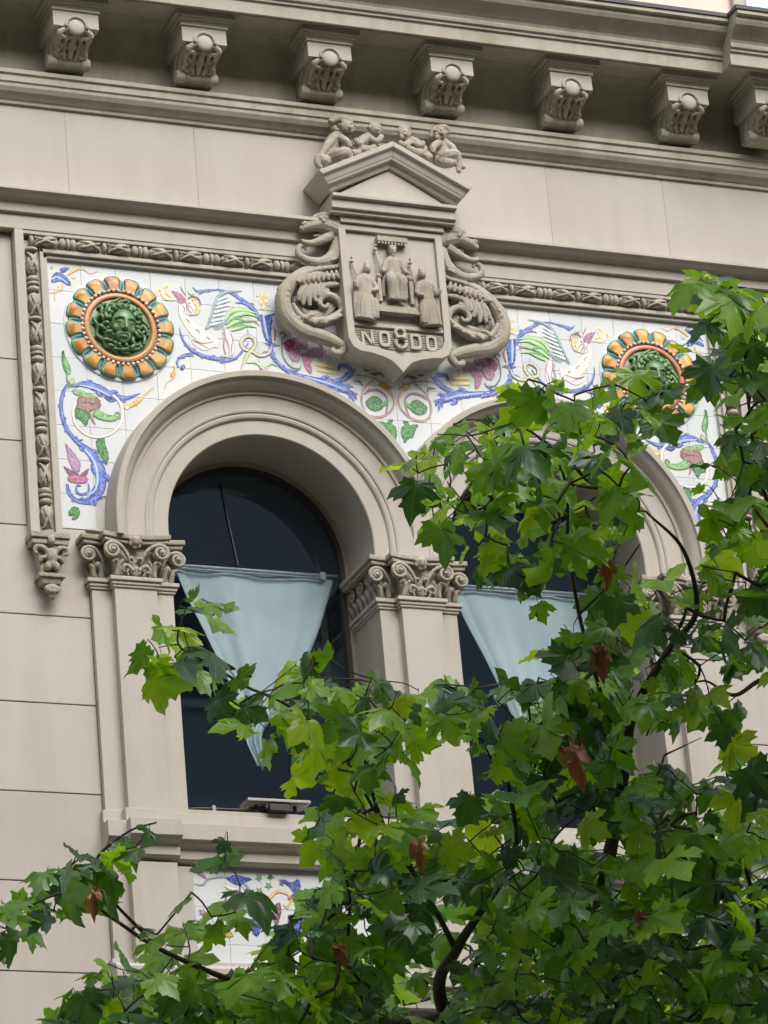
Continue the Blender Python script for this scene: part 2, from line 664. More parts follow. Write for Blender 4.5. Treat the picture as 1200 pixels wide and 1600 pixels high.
# string course above the tile panel
SC1, SC2 = XM - 0.36, XM + 0.36
prof = [(0.061, 1.905), (-0.10, 1.895), (-0.13, 1.884), (-0.13, 1.862), (-0.118, 1.857), (-0.105, 1.846), (-0.075, 1.838), (-0.055, 1.824), (-0.05, 1.816),
        (-0.045, 1.815), (-0.045, 1.757), (-0.02, 1.755), (-0.02, 1.655), (0.061, 1.655)]
for a, b in ((-8, SC1), (SC2, 9)):
    MB().extr(prof, a, b).build('string_course', M_TRIM, BL, bevel=0.0025)

# bed mould, cove, corona of the main cornice
prof = [(0.061, 2.50), (-0.018, 2.503), (-0.018, 2.525), (-0.030, 2.53), (-0.045, 2.545), (-0.068, 2.56), (-0.085, 2.585), (-0.088, 2.608), (-0.098, 2.612), (-0.098, 2.655),
        (-0.112, 2.662), (-0.112, 2.688), (-0.09, 2.702), (0.061, 2.715)]
MB().extr(prof, -8, 9).build('bed_moulding', M_CORN, BL, bevel=0.0025)
cove = [(0.061, 2.71), (-0.004, 2.712)]
for i in range(9):
    a = i / 8 * math.pi / 2
    cove.append((-0.20 + 0.19 * math.cos(a) - 0.0, 2.90 + 0.19 * math.sin(a)))
cove += [(-0.21, 3.094), (0.061, 3.10)]
MB().extr(cove, -8, 9).build('cove', M_CORN, BL, auto=R(35))
corn = [(0.061, 3.096), (-0.385, 3.096), (-0.385, 3.11), (-0.40, 3.11), (-0.40, 3.092), (-0.425, 3.090), (-0.425, 3.175), (-0.440, 3.180), (-0.440, 3.198), (-0.455, 3.203), (-0.458, 3.222),
        (-0.452, 3.235), (-0.458, 3.255), (-0.478, 3.275), (-0.510, 3.30), (-0.545, 3.322), (-0.560, 3.345), (-0.562, 3.372), (-0.590, 3.376), (-0.590, 3.405), (0.061, 3.43)]
STEP = 2.47
MB().extr(corn, -8, STEP).build('cornice', M_CORN, BL, bevel=0.002)
corn2 = [(y - 0.12 if y < 0 else y, z) for y, z in corn]
MB().extr(corn2, STEP - 0.001, 9).build('cornice', M_CORN, BL, bevel=0.002)
MB().box(-8, STEP - 0.012, -0.60, 0.05, 3.405, 3.432).box(STEP - 0.012, 9, -0.72, 0.05, 3.405, 3.432).build('lead_flashing', M_LEAD, BL)

# attic storey set back above the cornice
MB().box(-8, 9, 0.25, 3.0, 3.43, 7.6).build('attic_wall', M_ATTIC, BL)
for k in range(7):
    x = -5.6 + k * 1.8
    wv = MB().box(x - 0.42, x + 0.42, 0.20, 0.26, 3.62, 5.3).build('attic_window', M_TRIM, BL)
    MB().box(x - 0.33, x + 0.33, 0.185, 0.205, 3.70, 5.2).build('pane', M_GLASS, wv)
    MB().box(x - 0.325, x + 0.325, 0.197, 0.21, 3.705, 5.195).build('blind', M_CLOTH, wv)


# modillions under the cornice --------------------------------------------------
def modillion(x, dy=0.0, src=None):
    if src is not None:
        return dup(src, BL, (x, dy, 0))
    b = MB()
    pf = [(-0.30, 3.03), (-0.30, 2.912), (-0.296, 2.88), (-0.27, 2.862), (-0.235, 2.858), (-0.20, 2.845), (-0.175, 2.818), (-0.165, 2.785), (-0.15, 2.755), (-0.12, 2.735), (-0.08, 2.727), (-0.04, 2.732), (0.0, 2.76), (0.0, 3.03)]
    b.extr(pf, -0.115, 0.115)
    body = b.build('modillion', M_CORN, BL, auto=R(40), origin=(0, 0, 0))
    c = MB()
    c.box(-0.145, 0.145, -0.318, 0.0, 2.905, 3.012)
    c.build('front_slab', M_TRIM, body, bevel=0.003)
    c = MB()
    c.extr([(-0.03, 3.012), (-0.328, 3.012), (-0.328, 3.03), (-0.332, 3.032), (-0.34, 3.045), (-0.36, 3.058), (-0.365, 3.06), (-0.365, 3.085), (-0.375, 3.087), (-0.375, 3.0955), (-0.03, 3.0955)], -0.155, 0.155)
    # cap mouldings return along the sides as a stepped slab
    c.box(-0.17, 0.17, -0.352, 0.0, 3.045, 3.062).box(-0.195, 0.195, -0.37, 0.0, 3.062, 3.0958)
    c.build('cap_moulding', M_CORN, body, bevel=0.002)
    # half-round boss with its ring
    d = MB()
    pts = [(0.066 * math.cos(a), -0.322, 2.908 + 0.066 * math.sin(a), 0.011) for a in np.linspace(-0.15, math.pi + 0.15, 15)]
    d.tube(pts, 7, 1)
    d.build('boss_ring', M_LEAD if False else M_CORN, body, smooth=True)
    MB().ell((0, -0.312, 2.908), (0.054, 0.022, 0.054)).build('boss', M_TRIM, body, smooth=True)
    # leaf and scrolls under the boss
    lf = MB()
    for s in (-1, 1):
        lf.tube([(s * 0.03, -0.31, 2.90, 0.010), (s * 0.075, -0.315, 2.885, 0.018), (s * 0.10, -0.30, 2.862, 0.02), (s * 0.07, -0.288, 2.85, 0.014), (s * 0.055, -0.29, 2.866, 0.009)], 7, 4)
        lf.tube([(s * 0.095, -0.275, 2.855, 0.022), (s * 0.088, -0.22, 2.838, 0.02), (s * 0.082, -0.19, 2.80, 0.018), (s * 0.08, -0.175, 2.77, 0.012)], 7, 4)
        lf.tube([(s * 0.045, -0.285, 2.85, 0.013), (s * 0.05, -0.225, 2.835, 0.017), (s * 0.04, -0.19, 2.79, 0.015), (s * 0.03, -0.17, 2.76, 0.009)], 7, 4)
    lf.tube([(0, -0.30, 2.87, 0.018), (0, -0.245, 2.838, 0.022), (0, -0.20, 2.80, 0.02), (0, -0.18, 2.765, 0.013)], 8, 4)
    for s in (-1, 1):
        for k in range(5):
            lf.ell((s * (0.03 + 0.017 * k), -0.285 + 0.022 * k, 2.862 - 0.018 * k), (0.012, 0.014, 0.018), None, 7, 5)
            lf.ell((s * (0.018 + 0.012 * k), -0.235 + 0.014 * k, 2.835 - 0.014 * k), (0.010, 0.013, 0.014), None, 7, 5)
    lf.v = [(x, y + 0.012, z + 0.004) for x, y, z in lf.v]
    lf.build('acanthus_leaf', M_CARV, body, remesh=0.0048, sm=1)
    sr = MB()
    q = [(-0.135, -0.125, 2.762, 0.034), (-0.125, -0.125, 2.762, 0.041), (-0.085, -0.125, 2.762, 0.041), (-0.075, -0.125, 2.762, 0.030), (-0.04, -0.125, 2.762, 0.027), (0, -0.125, 2.762, 0.034),
         (0.04, -0.125, 2.762, 0.027), (0.075, -0.125, 2.762, 0.030), (0.085, -0.125, 2.762, 0.041), (0.125, -0.125, 2.762, 0.041), (0.135, -0.125, 2.762, 0.034)]
    sr.tube(q, 12, 1)
    sr.build('scroll_roll', M_CORN, body, auto=R(40))
    # side volutes
    for s in (-1, 1):
        sv = MB()
        pts = []
        for i in range(20):
            t = i / 19
            a = -0.6 + t * 9.0
            r = 0.055 * (1 - t) + 0.008
            pts.append((s * 0.118, -0.225 + r * math.cos(a), 2.93 + r * math.sin(a) * 0.9, 0.010 - 0.003 * t))
        sv.tube(pts, 6, 2)
        sv.tube([(s * 0.118, -0.17, 2.915, 0.010), (s * 0.118, -0.12, 2.86, 0.012), (s * 0.118, -0.085, 2.80, 0.011), (s * 0.118, -0.06, 2.765, 0.009)], 6, 3)
        sv.build('side_volute', M_CORN, body, smooth=True)
    body.location = (x, dy, 0)
    return body


MODX = [-1.876 + 0.826 * k for k in range(-5, 6)]
mod0 = modillion(MODX[0])
for x in MODX[1:]:
    modillion(x, 0.0, mod0)
for x in (2.835, 3.66, 4.49, 5.31, 6.14):
    modillion(x, -0.10, mod0)

# ------------------------------------------------------------------ arches
aprof = [(0.65, 0.43), (0.65, 0.006), (0.656, 0.0), (0.748, 0.0), (0.748, -0.008), (0.757, -0.018), (0.772, -0.022), (0.784, -0.018), (0.788, -0.026), (0.800, -0.030), (0.806, -0.024),
         (0.90, -0.026), (0.902, -0.040), (0.922, -0.042), (0.926, -0.052), (0.932, -0.070), (0.945, -0.092), (0.965, -0.108), (0.976, -0.116), (0.980, -0.134), (1.012, -0.136), (1.018, -0.130), (1.03, 0.061), (1.03, 0.43)]
for k, cx in enumerate(WINX):
    b = MB().revolve(aprof, cx, SPR, 0, math.pi, 72, stilt=-0.325)
    o = b.build('arch', M_TRIM, BL, auto=R(32))
    bm = bmesh.new()
    bm.from_mesh(o.data)
    for xx, sg in (((XM, 1 if k == 0 else -1),) ):
        geom = bm.verts[:] + bm.edges[:] + bm.faces[:]
        bmesh.ops.bisect_plane(bm, geom=geom, plane_co=(xx - sg * 0.0006, 0, 0), plane_no=(sg, 0, 0), clear_outer=True)
    # the outer legs stop at the pilaster's outer edge
    bm.to_mesh(o.data)
    bm.free()

# ------------------------------------------------------------------ pilasters
for cx in PILX:
    s = MB().box(cx - 0.25, cx + 0.25, 0.0, 0.43, -2.0, -0.56).build('pilaster', M_TRIM, BL, bevel=0.003)
    MB().box(cx - 0.13, cx + 0.13, -0.055, 0.001, -2.0, -0.56).build('pilaster_face', M_TRIM, s, bevel=0.003)
    # pedestal below the sill band
    p = MB().box(cx - 0.25, cx + 0.25, 0.0, 0.06, -2.93, -2.30).build('pedestal', M_TRIM, BL, bevel=0.003)
    MB().box(cx - 0.14, cx + 0.14, -0.06, 0.001, -2.93, -2.30).build('pedestal_face', M_TRIM, p, bevel=0.003)


def capital(src=None, cx=0.0):
    if src is not None:
        return dup(src, BL, (cx, 0, 0))
    Z = -0.632
    core = MB()
    core.box(-0.252, 0.252, -0.002, 0.42, Z + 0.03, Z + 0.28).box(-0.14, 0.14, -0.062, 0.0, Z + 0.05, Z + 0.28, 0.012, 0.01)
    o = core.build('capital', M_CARV, BL)
    nk = MB()
    for hw, y in ((0.132, -0.055), (0.252, 0.0)):
        yb = 0.42 if hw > 0.2 else 0.0
        nk.box(-hw - 0.010, hw + 0.010, y - 0.010, yb, Z - 0.004, Z + 0.012)
        nk.box(-hw - 0.018, hw + 0.018, y - 0.018, yb + .001, Z + 0.012, Z + 0.034)
        nk.box(-hw - 0.030, hw + 0.030, y - 0.030, yb + .002, Z + 0.034, Z + 0.060)
    nk.build('neck_moulding', M_TRIM, o, bevel=0.005)
    # abacus: concave front slabs, two fillets each
    ab = MB()
    for hw, yb, dep, back in ((0.195, -0.125, 0.035, 0.0), (0.305, -0.062, 0.03, 0.42)):
        for z0, z1, e in ((0.262, 0.285, 0.0), (0.287, 0.318, 0.014)):
            pl = []
            for i in range(13):
                t = -1 + 2 * i / 12
                pl.append((t * (hw + e), yb - e + dep * (1 - t * t)))
            n = len(pl)
            v = [(x, y, Z + z0) for x, y in pl] + [(x, y, Z + z1) for x, y in pl]
            v += [(hw + e, back, Z + z0), (-hw - e, back, Z + z0), (hw + e, back, Z + z1), (-hw - e, back, Z + z1)]
            f = [(i, i + 1, n + i + 1, n + i) for i in range(n - 1)]
            f += [tuple(list(range(n - 1, -1, -1)) + [2 * n + 1, 2 * n]), tuple(list(range(n, 2 * n)) + [2 * n + 2, 2 * n + 3]),
                  (n - 1, 2 * n, 2 * n + 2, 2 * n - 1), (0, n, 2 * n + 3, 2 * n + 1), (2 * n, 2 * n + 1, 2 * n + 3, 2 * n + 2)]
            ab.add(v, f)
    ab.build('abacus', M_CARV, o, bevel=0.006)
    # volutes
    for s in (-1, 1):
        vv = MB()
        lead = [(s * 0.028, -0.075, Z + 0.125, 0.009), (s * 0.045, -0.085, Z + 0.18, 0.011), (s * 0.085, -0.098, Z + 0.232, 0.013)]
        vv.spiral((s * 0.148, Z + 0.205), -0.112, 0.050, 0.012, math.pi / 2 + s * 0.5, 1.75, 0.0135, 0.008, -s, lead)
        vv.ell((s * 0.148, -0.085, Z + 0.205), (0.046, 0.02, 0.046))
        vv.build('volute', M_CARV, o, smooth=True)
        vv = MB()
        lead = [(s * 0.165, -0.02, Z + 0.10, 0.009), (s * 0.19, -0.03, Z + 0.18, 0.011), (s * 0.225, -0.038, Z + 0.228, 0.013)]
        vv.spiral((s * 0.272, Z + 0.196), -0.045, 0.046, 0.012, math.pi / 2 + s * 0.5, 1.75, 0.0135, 0.008, -s, lead)
        vv.ell((s * 0.272, -0.02, Z + 0.196), (0.042, 0.02, 0.042))
        vv.build('volute', M_CARV, o, smooth=True)
    # rosette mask
    rs = MB()
    rs.ell((0, -0.105, Z + 0.272), (0.03, 0.028, 0.033))
    for k in range(7):
        a = k * 2 * math.pi / 7
        rs.ell((0.03 * math.cos(a), -0.098, Z + 0.272 + 0.034 * math.sin(a)), (0.016, 0.014, 0.016), None, 8, 6)
    rs.ell((-0.012, -0.128, Z + 0.278), 0.007, None, 6, 5).ell((0.012, -0.128, Z + 0.278), 0.007, None, 6, 5)
    rs.build('rosette', M_CARV, o, smooth=True, remesh=0.0045, sm=1)
    # leaves
    lv = MB()
    for s in (-1, 1):
        lv.ell((s * 0.028, -0.078, Z + 0.168), (0.017, 0.02, 0.017), None, 10, 7)
        lv.ell((s * 0.028, -0.094, Z + 0.168), (0.009, 0.01, 0.009), None, 8, 6)
        lv.tube([(s * 0.012, -0.07, Z + 0.07, 0.012), (s * 0.03, -0.078, Z + 0.11, 0.013), (s * 0.065, -0.085, Z + 0.125, 0.013), (s * 0.082, -0.08, Z + 0.10, 0.010), (s * 0.068, -0.078, Z + 0.083, 0.008)], 7, 4)
        lv.tube([(s * 0.115, -0.062, Z + 0.065, 0.016), (s * 0.112, -0.075, Z + 0.11, 0.015), (s * 0.118, -0.092, Z + 0.145, 0.013), (s * 0.138, -0.10, Z + 0.15, 0.012), (s * 0.146, -0.095, Z + 0.132, 0.009)], 7, 4)
        lv.tube([(s * 0.085, -0.065, Z + 0.065, 0.009), (s * 0.098, -0.075, Z + 0.13, 0.009), (s * 0.075, -0.082, Z + 0.16, 0.008)], 6, 4)
        lv.tube([(s * 0.045, -0.068, Z + 0.065, 0.008), (s * 0.055, -0.078, Z + 0.09, 0.007), (s * 0.04, -0.08, Z + 0.105, 0.006)], 6, 4)
        # leaves on the wings of the capital
        lv.tube([(s * 0.19, -0.004, Z + 0.065, 0.018), (s * 0.195, -0.02, Z + 0.12, 0.02), (s * 0.215, -0.035, Z + 0.145, 0.014), (s * 0.225, -0.03, Z + 0.125, 0.010)], 7, 4)
        lv.tube([(s * 0.235, -0.004, Z + 0.065, 0.015), (s * 0.245, -0.02, Z + 0.12, 0.016), (s * 0.265, -0.03, Z + 0.14, 0.012)], 7, 4)
        # carving that runs into the window reveal
        for k in range(6):
            y = 0.03 + 0.068 * k
            lv.tube([(s * 0.25, y, Z + 0.065, 0.014), (s * 0.262, y + 0.006, Z + 0.12, 0.016), (s * 0.278, y + 0.02, Z + 0.15, 0.012), (s * 0.27, y + 0.03, Z + 0.13, 0.008)], 7, 3)
            if k % 2 == 0:
                pts = []
                for i in range(14):
                    t = i / 13
                    a = 1.2 + t * 9
                    r = 0.034 * (1 - t) + 0.007
                    pts.append((s * 0.268, y + 0.05 + r * math.cos(a), Z + 0.21 + r * math.sin(a), 0.010))
                lv.tube(pts, 6, 2)
            else:
                lv.ell((s * 0.262, y + 0.02, Z + 0.215), (0.02, 0.022, 0.03), None, 8, 6)
    lv.tube([(0, -0.068, Z + 0.065, 0.010), (0, -0.08, Z + 0.10, 0.012), (0, -0.085, Z + 0.125, 0.010)], 7, 4)
    for a in (-0.5, 0.5, 1.2, -1.2):
        lv.ell((0.022 * math.sin(a), -0.082, Z + 0.092 + 0.018 * math.cos(a)), (0.009, 0.012, 0.012), None, 8, 6)
    lv.build('acanthus_leaf', M_CARV, o, smooth=True)
    o.location = (cx, 0, 0)
    return o


cap0 = capital(None, PILX[0])
for cx in PILX[1:]:
    capital(cap0, cx)

# corbel that ends the panel frame at each side


def corbel(cx):
    b = MB()
    z = -0.325
    b.box(cx - 0.125, cx + 0.115, -0.075, 0.061, z - 0.035, z)
    b.box(cx - 0.115, cx + 0.105, -0.062, 0.061, z - 0.07, z - 0.035)
    b.box(cx - 0.085, cx + 0.075, -0.05, 0.061, z - 0.25, z - 0.07, 0.02, 0.01)
    b.box(cx - 0.085, cx + 0.075, -0.062, 0.061, z - 0.275, z - 0.25)
    b.box(cx - 0.07, cx + 0.06, -0.05, 0.061, z - 0.31, z - 0.275, 0.012, 0.012)
    o = b.build('corbel', M_CARV, BL, bevel=0.004)
    l = MB()
    c = cx - 0.005
    l.ell((c, -0.075, z - 0.055), (0.024, 0.026, 0.032))
    l.ell((c, -0.07, z - 0.15), (0.034, 0.03, 0.05))
    for s in (-1, 1):
        l.tube([(c + s * 0.02, -0.06, z - 0.13, 0.016), (c + s * 0.05, -0.065, z - 0.10, 0.018), (c + s * 0.088, -0.06, z - 0.095, 0.016), (c + s * 0.098, -0.058, z - 0.125, 0.012), (c + s * 0.08, -0.06, z - 0.138, 0.009)], 7, 4)
        l.tube([(c + s * 0.03, -0.06, z - 0.155, 0.014), (c + s * 0.06, -0.06, z - 0.165, 0.014), (c + s * 0.07, -0.055, z - 0.19, 0.010)], 7, 4)
        l.ell((c + s * 0.026, -0.065, z - 0.215), (0.022, 0.022, 0.03))
    l.ell((c, -0.07, z - 0.20), (0.02, 0.025, 0.03))
    l.ell((c, -0.03, z - 0.34), (0.045, 0.04, 0.03))
    for k in range(5):
        a = math.pi + k * math.pi / 4
        l.ell((c + 0.036 * math.cos(a), -0.055 + 0.01 * abs(math.cos(a)), z - 0.345 + 0.02 * math.sin(a)), (0.015, 0.018, 0.017), None, 8, 6)
    l.ell((c, -0.03, z - 0.385), (0.02, 0.024, 0.025))
    l.build('carved_mask', M_CARV, o, remesh=0.006, sm=2)
    return o


corbel(-2.135)
corbel(2 * XM + 2.135)

# ------------------------------------------------------------------ frame of the tile panel, with its bead-and-leaf moulding
FXL, FXR = -2.242, 2 * XM + 2.242
ZB = -0.325
fm = {}
for s in (-1, 1):
    f = lambda x: x if s < 0 else 2 * XM - x
    a, b = sorted((f(-2.242), f(-2.185)))
    o = MB().box(a, b, -0.02, 0.0615, ZB, 1.6545).build('frame_moulding', M_TRIM, BL, bevel=0.003)
    fm[s] = o
    a, b = sorted((f(-2.185), f(-2.085)))
    MB().box(a, b, 0.02, 0.0615, ZB, 1.6).build('frame_channel', M_TRIM, o)
    a, b = sorted((f(-2.085), f(-2.062)))
    MB().box(a, b, -0.006, 0.0615, ZB, 1.545).build('fillet', M_TRIM, o, bevel=0.003)
    a, b = sorted((f(-2.062), f(-2.035)))
    MB().box(a, b, 0.014, 0.0615, ZB, 1.515).build('fillet', M_TRIM, o, bevel=0.003)
top = MB().box(FXL + 0.057, FXR - 0.057, -0.014, 0.0615, 1.63, 1.6545).build('frame_moulding', M_TRIM, BL, bevel=0.003)
MB().box(FXL + 0.157, FXR - 0.157, 0.02, 0.0615, 1.545, 1.63).build('frame_channel', M_TRIM, top)
MB().box(FXL + 0.157, FXR - 0.157, -0.006, 0.0614, 1.520, 1.545).build('fillet', M_TRIM, top, bevel=0.003)
MB().box(FXL + 0.18, FXR - 0.18, 0.014, 0.0613, 1.494, 1.520).build('fillet', M_TRIM, top, bevel=0.003)


def lathe_x(prof, n=12, lob=0, amp=0.0, tw=0.0):
    v, f = [], []
    for (x, r) in prof:
        for k in range(n):
            a = 2 * math.pi * k / n
            rr = r * (1 + amp * math.cos(lob * a + tw * x))
            v.append((x, rr * math.cos(a), rr * math.sin(a)))
    for i in range(len(prof) - 1):
        for k in range(n):
            f.append((i * n + k, i * n + (k + 1) % n, (i + 1) * n + (k + 1) % n, (i + 1) * n + k))
    f += [tuple(range(n - 1, -1, -1)), tuple(range((len(prof) - 1) * n, len(prof) * n))]
    return v, f


v, f = lathe_x([(-0.02, 0.012), (-0.017, 0.028), (-0.008, 0.038), (0.008, 0.038), (0.017, 0.028), (0.02, 0.012)], 12)
bead_src = MB().add(v, f)
v, f = lathe_x([(-0.01, 0.02), (-0.008, 0.038), (0.008, 0.038), (0.01, 0.02)], 12)
ring_src = MB().add(v, f)
v, f = lathe_x([(-0.075, 0.018), (-0.06, 0.027), (-0.04, 0.036), (-0.015, 0.041), (0.01, 0.037), (0.03, 0.031), (0.05, 0.022), (0.075, 0.012)], 18, 5, 0.22, 46)
bud_src = MB().add(v, f)
for s in (-1, 1):
    bud_src.tube([(-0.06 * 1, -0.03, s * 0.02, 0.006), (-0.02, -0.04, s * 0.012, 0.010), (0.03, -0.036, -s * 0.008, 0.009), (0.062, -0.022, -s * 0.02, 0.007), (0.07, -0.012, -s * 0.03, 0.006)], 6, 3)
meshes = {}
SEQ = [('ring', 0.0), ('leaf_bud', 0.095), ('bead', 0.195), ('ring', 0.228), ('bead', 0.262), ('leaf_bud', 0.362)]
PER = 0.458


def garland(parent, start, end, axis, c, flip=1):
    s = 0.0
    first = {}
    L = end - start
    while s < L - 0.02:
        for kind, off in SEQ:
            t = s + off
            if t > L - 0.02:
                break
            if kind == 'leaf_bud' and t > L - 0.08:
                continue
            if kind not in meshes:
                src = {'bead': bead_src, 'ring': ring_src, 'leaf_bud': bud_src}[kind]
                ob = src.build(kind, M_CARV, parent, smooth=True)
                meshes[kind] = ob.data
            else:
                ob = bpy.data.objects.new(kind, meshes[kind])
                COL.objects.link(ob)
                ob.parent = parent
            fl = math.pi if (kind == 'leaf_bud' and off < 0.2) else 0
            if axis == 'x':
                ob.location = (start + t, 0.008, c)
                ob.rotation_euler = (0, 0, 0) if not fl else (math.pi * 0, math.pi, 0)
            else:
                ob.location = (c, 0.008, end - t)
                ob.rotation_euler = (0, math.pi / 2 + fl, 0)
        s += PER


garland(top, -2.135, SC1 - 0.02, 'x', 1.588)
garland(top, SC2 + 0.02, 2 * XM + 2.135, 'x', 1.588)
garland(fm[-1], ZB, 1.53, 'z', -2.135)
garland(fm[1], ZB, 1.53, 'z', 2 * XM + 2.135)

# ------------------------------------------------------------------ sill band and lower mouldings
sill = [(0.061, -1.985), (-0.01, -1.985), (-0.01, -2.052), (-0.018, -2.056), (-0.018, -2.066), (-0.085, -2.068), (-0.085, -2.165), (-0.07, -2.172), (-0.055, -2.19), (-0.03, -2.203), (-0.03, -2.21), (-0.022, -2.212), (-0.022, -2.262), (-0.008, -2.275), (0.061, -2.28)]
o = MB().extr(sill, PILX[0] - 0.27, PILX[2] + 0.27).build('sill_band', M_TRIM, BL, bevel=0.003)
for cx in PILX:
    pr = [(y - 0.058 if y < 0.06 else y, z - (0.0015 if i < 2 else -0.0015)) for i, (y, z) in enumerate(sill)]
    MB().extr(pr, cx - 0.155, cx + 0.155).build('sill_break', M_TRIM, o, bevel=0.003)
low = [(0.061, -2.86), (-0.02, -2.865), (-0.02, -2.89), (-0.06, -2.90), (-0.085, -2.925), (-0.085, -2.985), (-0.06, -3.0), (-0.04, -3.03), (-0.025, -3.04), (-0.025, -3.10), (0.061, -3.10)]
MB().extr(low, PILX[0] - 0.27, PILX[2] + 0.27).build('string_course', M_TRIM, BL, bevel=0.003)
for cx in WINX:   # inner sill of each window opening
    MB().box(cx - 0.652, cx + 0.652, 0.0, 0.62, -2.03, -1.955).build('window_sill', M_TRIM, BL, bevel=0.003)


# ------------------------------------------------------------------ windows
def window(cx):
    lip = MB().revolve([(0.622, 0.40), (0.652, 0.40), (0.652, 0.45), (0.622, 0.45)], cx, SPR, 0, math.pi, 48, stilt=-1.955)
    o = lip.build('window', M_BEIGE, BL, auto=R(40))
    MB().revolve([(0.595, 0.412), (0.6225, 0.412), (0.6225, 0.46), (0.595, 0.46)], cx, SPR, 0, math.pi, 48, stilt=-1.9545).build('window_frame', M_BROWN, o, auto=R(40))
    MB().revolve([(0.65, 0.452), (0.72, 0.452), (0.72, 0.75), (0.6228, 0.75), (0.6228, 0.452)], cx, SPR, 0, math.pi, 48, stilt=-1.9545).build('frame_packing', M_BROWN, o, auto=R(40))
    n = 40
    poly = [(cx - 0.598, -1.953), (cx + 0.598, -1.953)] + [(cx + 0.598 * math.cos(a), SPR + 0.598 * math.sin(a)) for a in np.linspace(0, math.pi, n)]
    MB().extry(poly, 0.436, 0.441).build('pane', M_GLASS, o)
    # glazing bar seen through the fanlight
    a = P(345, 757, 0.655)
    b = P(373, 884, 0.655)
    a, b = P(343, 757, 0.44), P(371, 884, 0.44)
    dx = cx - WINX[0]
    MB().tube([(a[0] + dx, 0.432, a[2], 0.006), (b[0] + dx, 0.432, b[2], 0.006)], 6, 1).build('glazing_bar', M_BLACK, o)
    # the dark room behind
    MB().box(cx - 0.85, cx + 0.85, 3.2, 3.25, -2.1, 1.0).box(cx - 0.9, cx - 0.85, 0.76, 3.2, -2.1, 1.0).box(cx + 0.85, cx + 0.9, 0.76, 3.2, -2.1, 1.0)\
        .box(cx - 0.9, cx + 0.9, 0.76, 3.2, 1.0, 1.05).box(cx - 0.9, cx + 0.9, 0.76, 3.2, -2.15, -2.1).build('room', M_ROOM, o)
    return o


for cx in WINX:
    window(cx)


# the building body must leave the rooms open: it starts behind them
for ob in list(BL.children):
    if ob.name.startswith('building_body'):
        bpy.data.objects.remove(ob)
MB().box(-8, 9, 3.3, 9.0, -ZO, 7.0).box(-8, 9, 0.95, 3.29, -ZO, -2.2).box(-8, 9, 0.95, 3.29, 1.1, 3.38).build('building_body', M_WALL, BL)


# ------------------------------------------------------------------ curtains, rods, floodlight
def curtain(cx, label, rodlabel):
    nx, nz = 64, 56
    YC = 0.485 - 0.0
    le = [P(x, y, YC) for x, y in ((270, 884), (292, 935), (326, 1000), (358, 1065), (382, 1125), (386, 1160), (404, 1198))]
    re_ = [P(x, y, YC) for x, y in ((521, 905), (509, 950), (493, 1000), (466, 1060), (428, 1120), (411, 1150), (417, 1198))]
    le, re_ = cr(le, 10), cr(re_, 10)
    m = len(le) - 1
    v, f = [], []
    dx = cx - WINX[0]
    for j in range(nz + 1):
        t = j / nz
        k = t * m
        a, b = int(k), min(m, int(k) + 1)
        L_ = le[a] + (le[b] - le[a]) * (k - a)
        R_ = re_[a] + (re_[b] - re_[a]) * (k - a)
        for i in range(nx + 1):
            s = i / nx
            q = L_ + (R_ - L_) * s
            amp = 0.005 + 0.016 * t
            y = YC + 0.012 * t + amp * math.sin(s * 15 + 0.9 * math.sin(t * 3 + s * 4) + cx) + 0.4 * amp * math.sin(s * 37 + 2 * t) + 0.012 * noise.noise((s * 4, t * 5, cx))
            zz = q[2] - 0.010 * math.sin(s * 3.1) * (1 - t) + 0.02 * t * math.sin(s * 9)
            if s < 0.05 or s > 0.95:
                y -= 0.007
            v.append((q[0] + dx, y, zz))
    for j in range(nz):
        for i in range(nx):
            a = j * (nx + 1) + i
            f.append((a, a + 1, a + nx + 2, a + nx + 1))
    o = MB().add(v, f).build('curtain', M_CLOTH, None, smooth=True)
    o.location.z += ZO
    sm = o.modifiers.new('thick', 'SOLIDIFY')
    sm.thickness = 0.003
    tag(o, label, 'curtain', 'gathered curtains in the arched windows')
    zr = P(400, 892, 0.465)[2]
    r = MB().tube([(cx - 0.594, 0.462, zr, 0.009), (cx + 0.594, 0.462, zr, 0.009)], 10, 1)
    r.tube([(cx - 0.58, 0.455, zr - 0.022, 0.006), (cx + 0.49, 0.455, zr - 0.022, 0.006)], 8, 1)
    ro = r.build('curtain_rod', M_ROD, None, smooth=True)
    ro.location.z += ZO
    tag(ro, rodlabel, 'curtain rod', 'curtain rods in the arched windows')
    for x in (cx - 0.5, cx + 0.495):
        MB().box(x - 0.017, x + 0.017, 0.446, 0.485, zr - 0.03, zr + 0.018).build('bracket', M_ROD, ro, bevel=0.004)


curtain(WINX[0], 'pale blue gathered curtain in the arched window with the floodlight on its sill', 'white curtain rod in the arched window with the floodlight on its sill')
curtain(WINX[1], 'pale blue gathered curtain in the arched window mostly behind plane leaves', 'white curtain rod in the arched window mostly behind plane leaves')

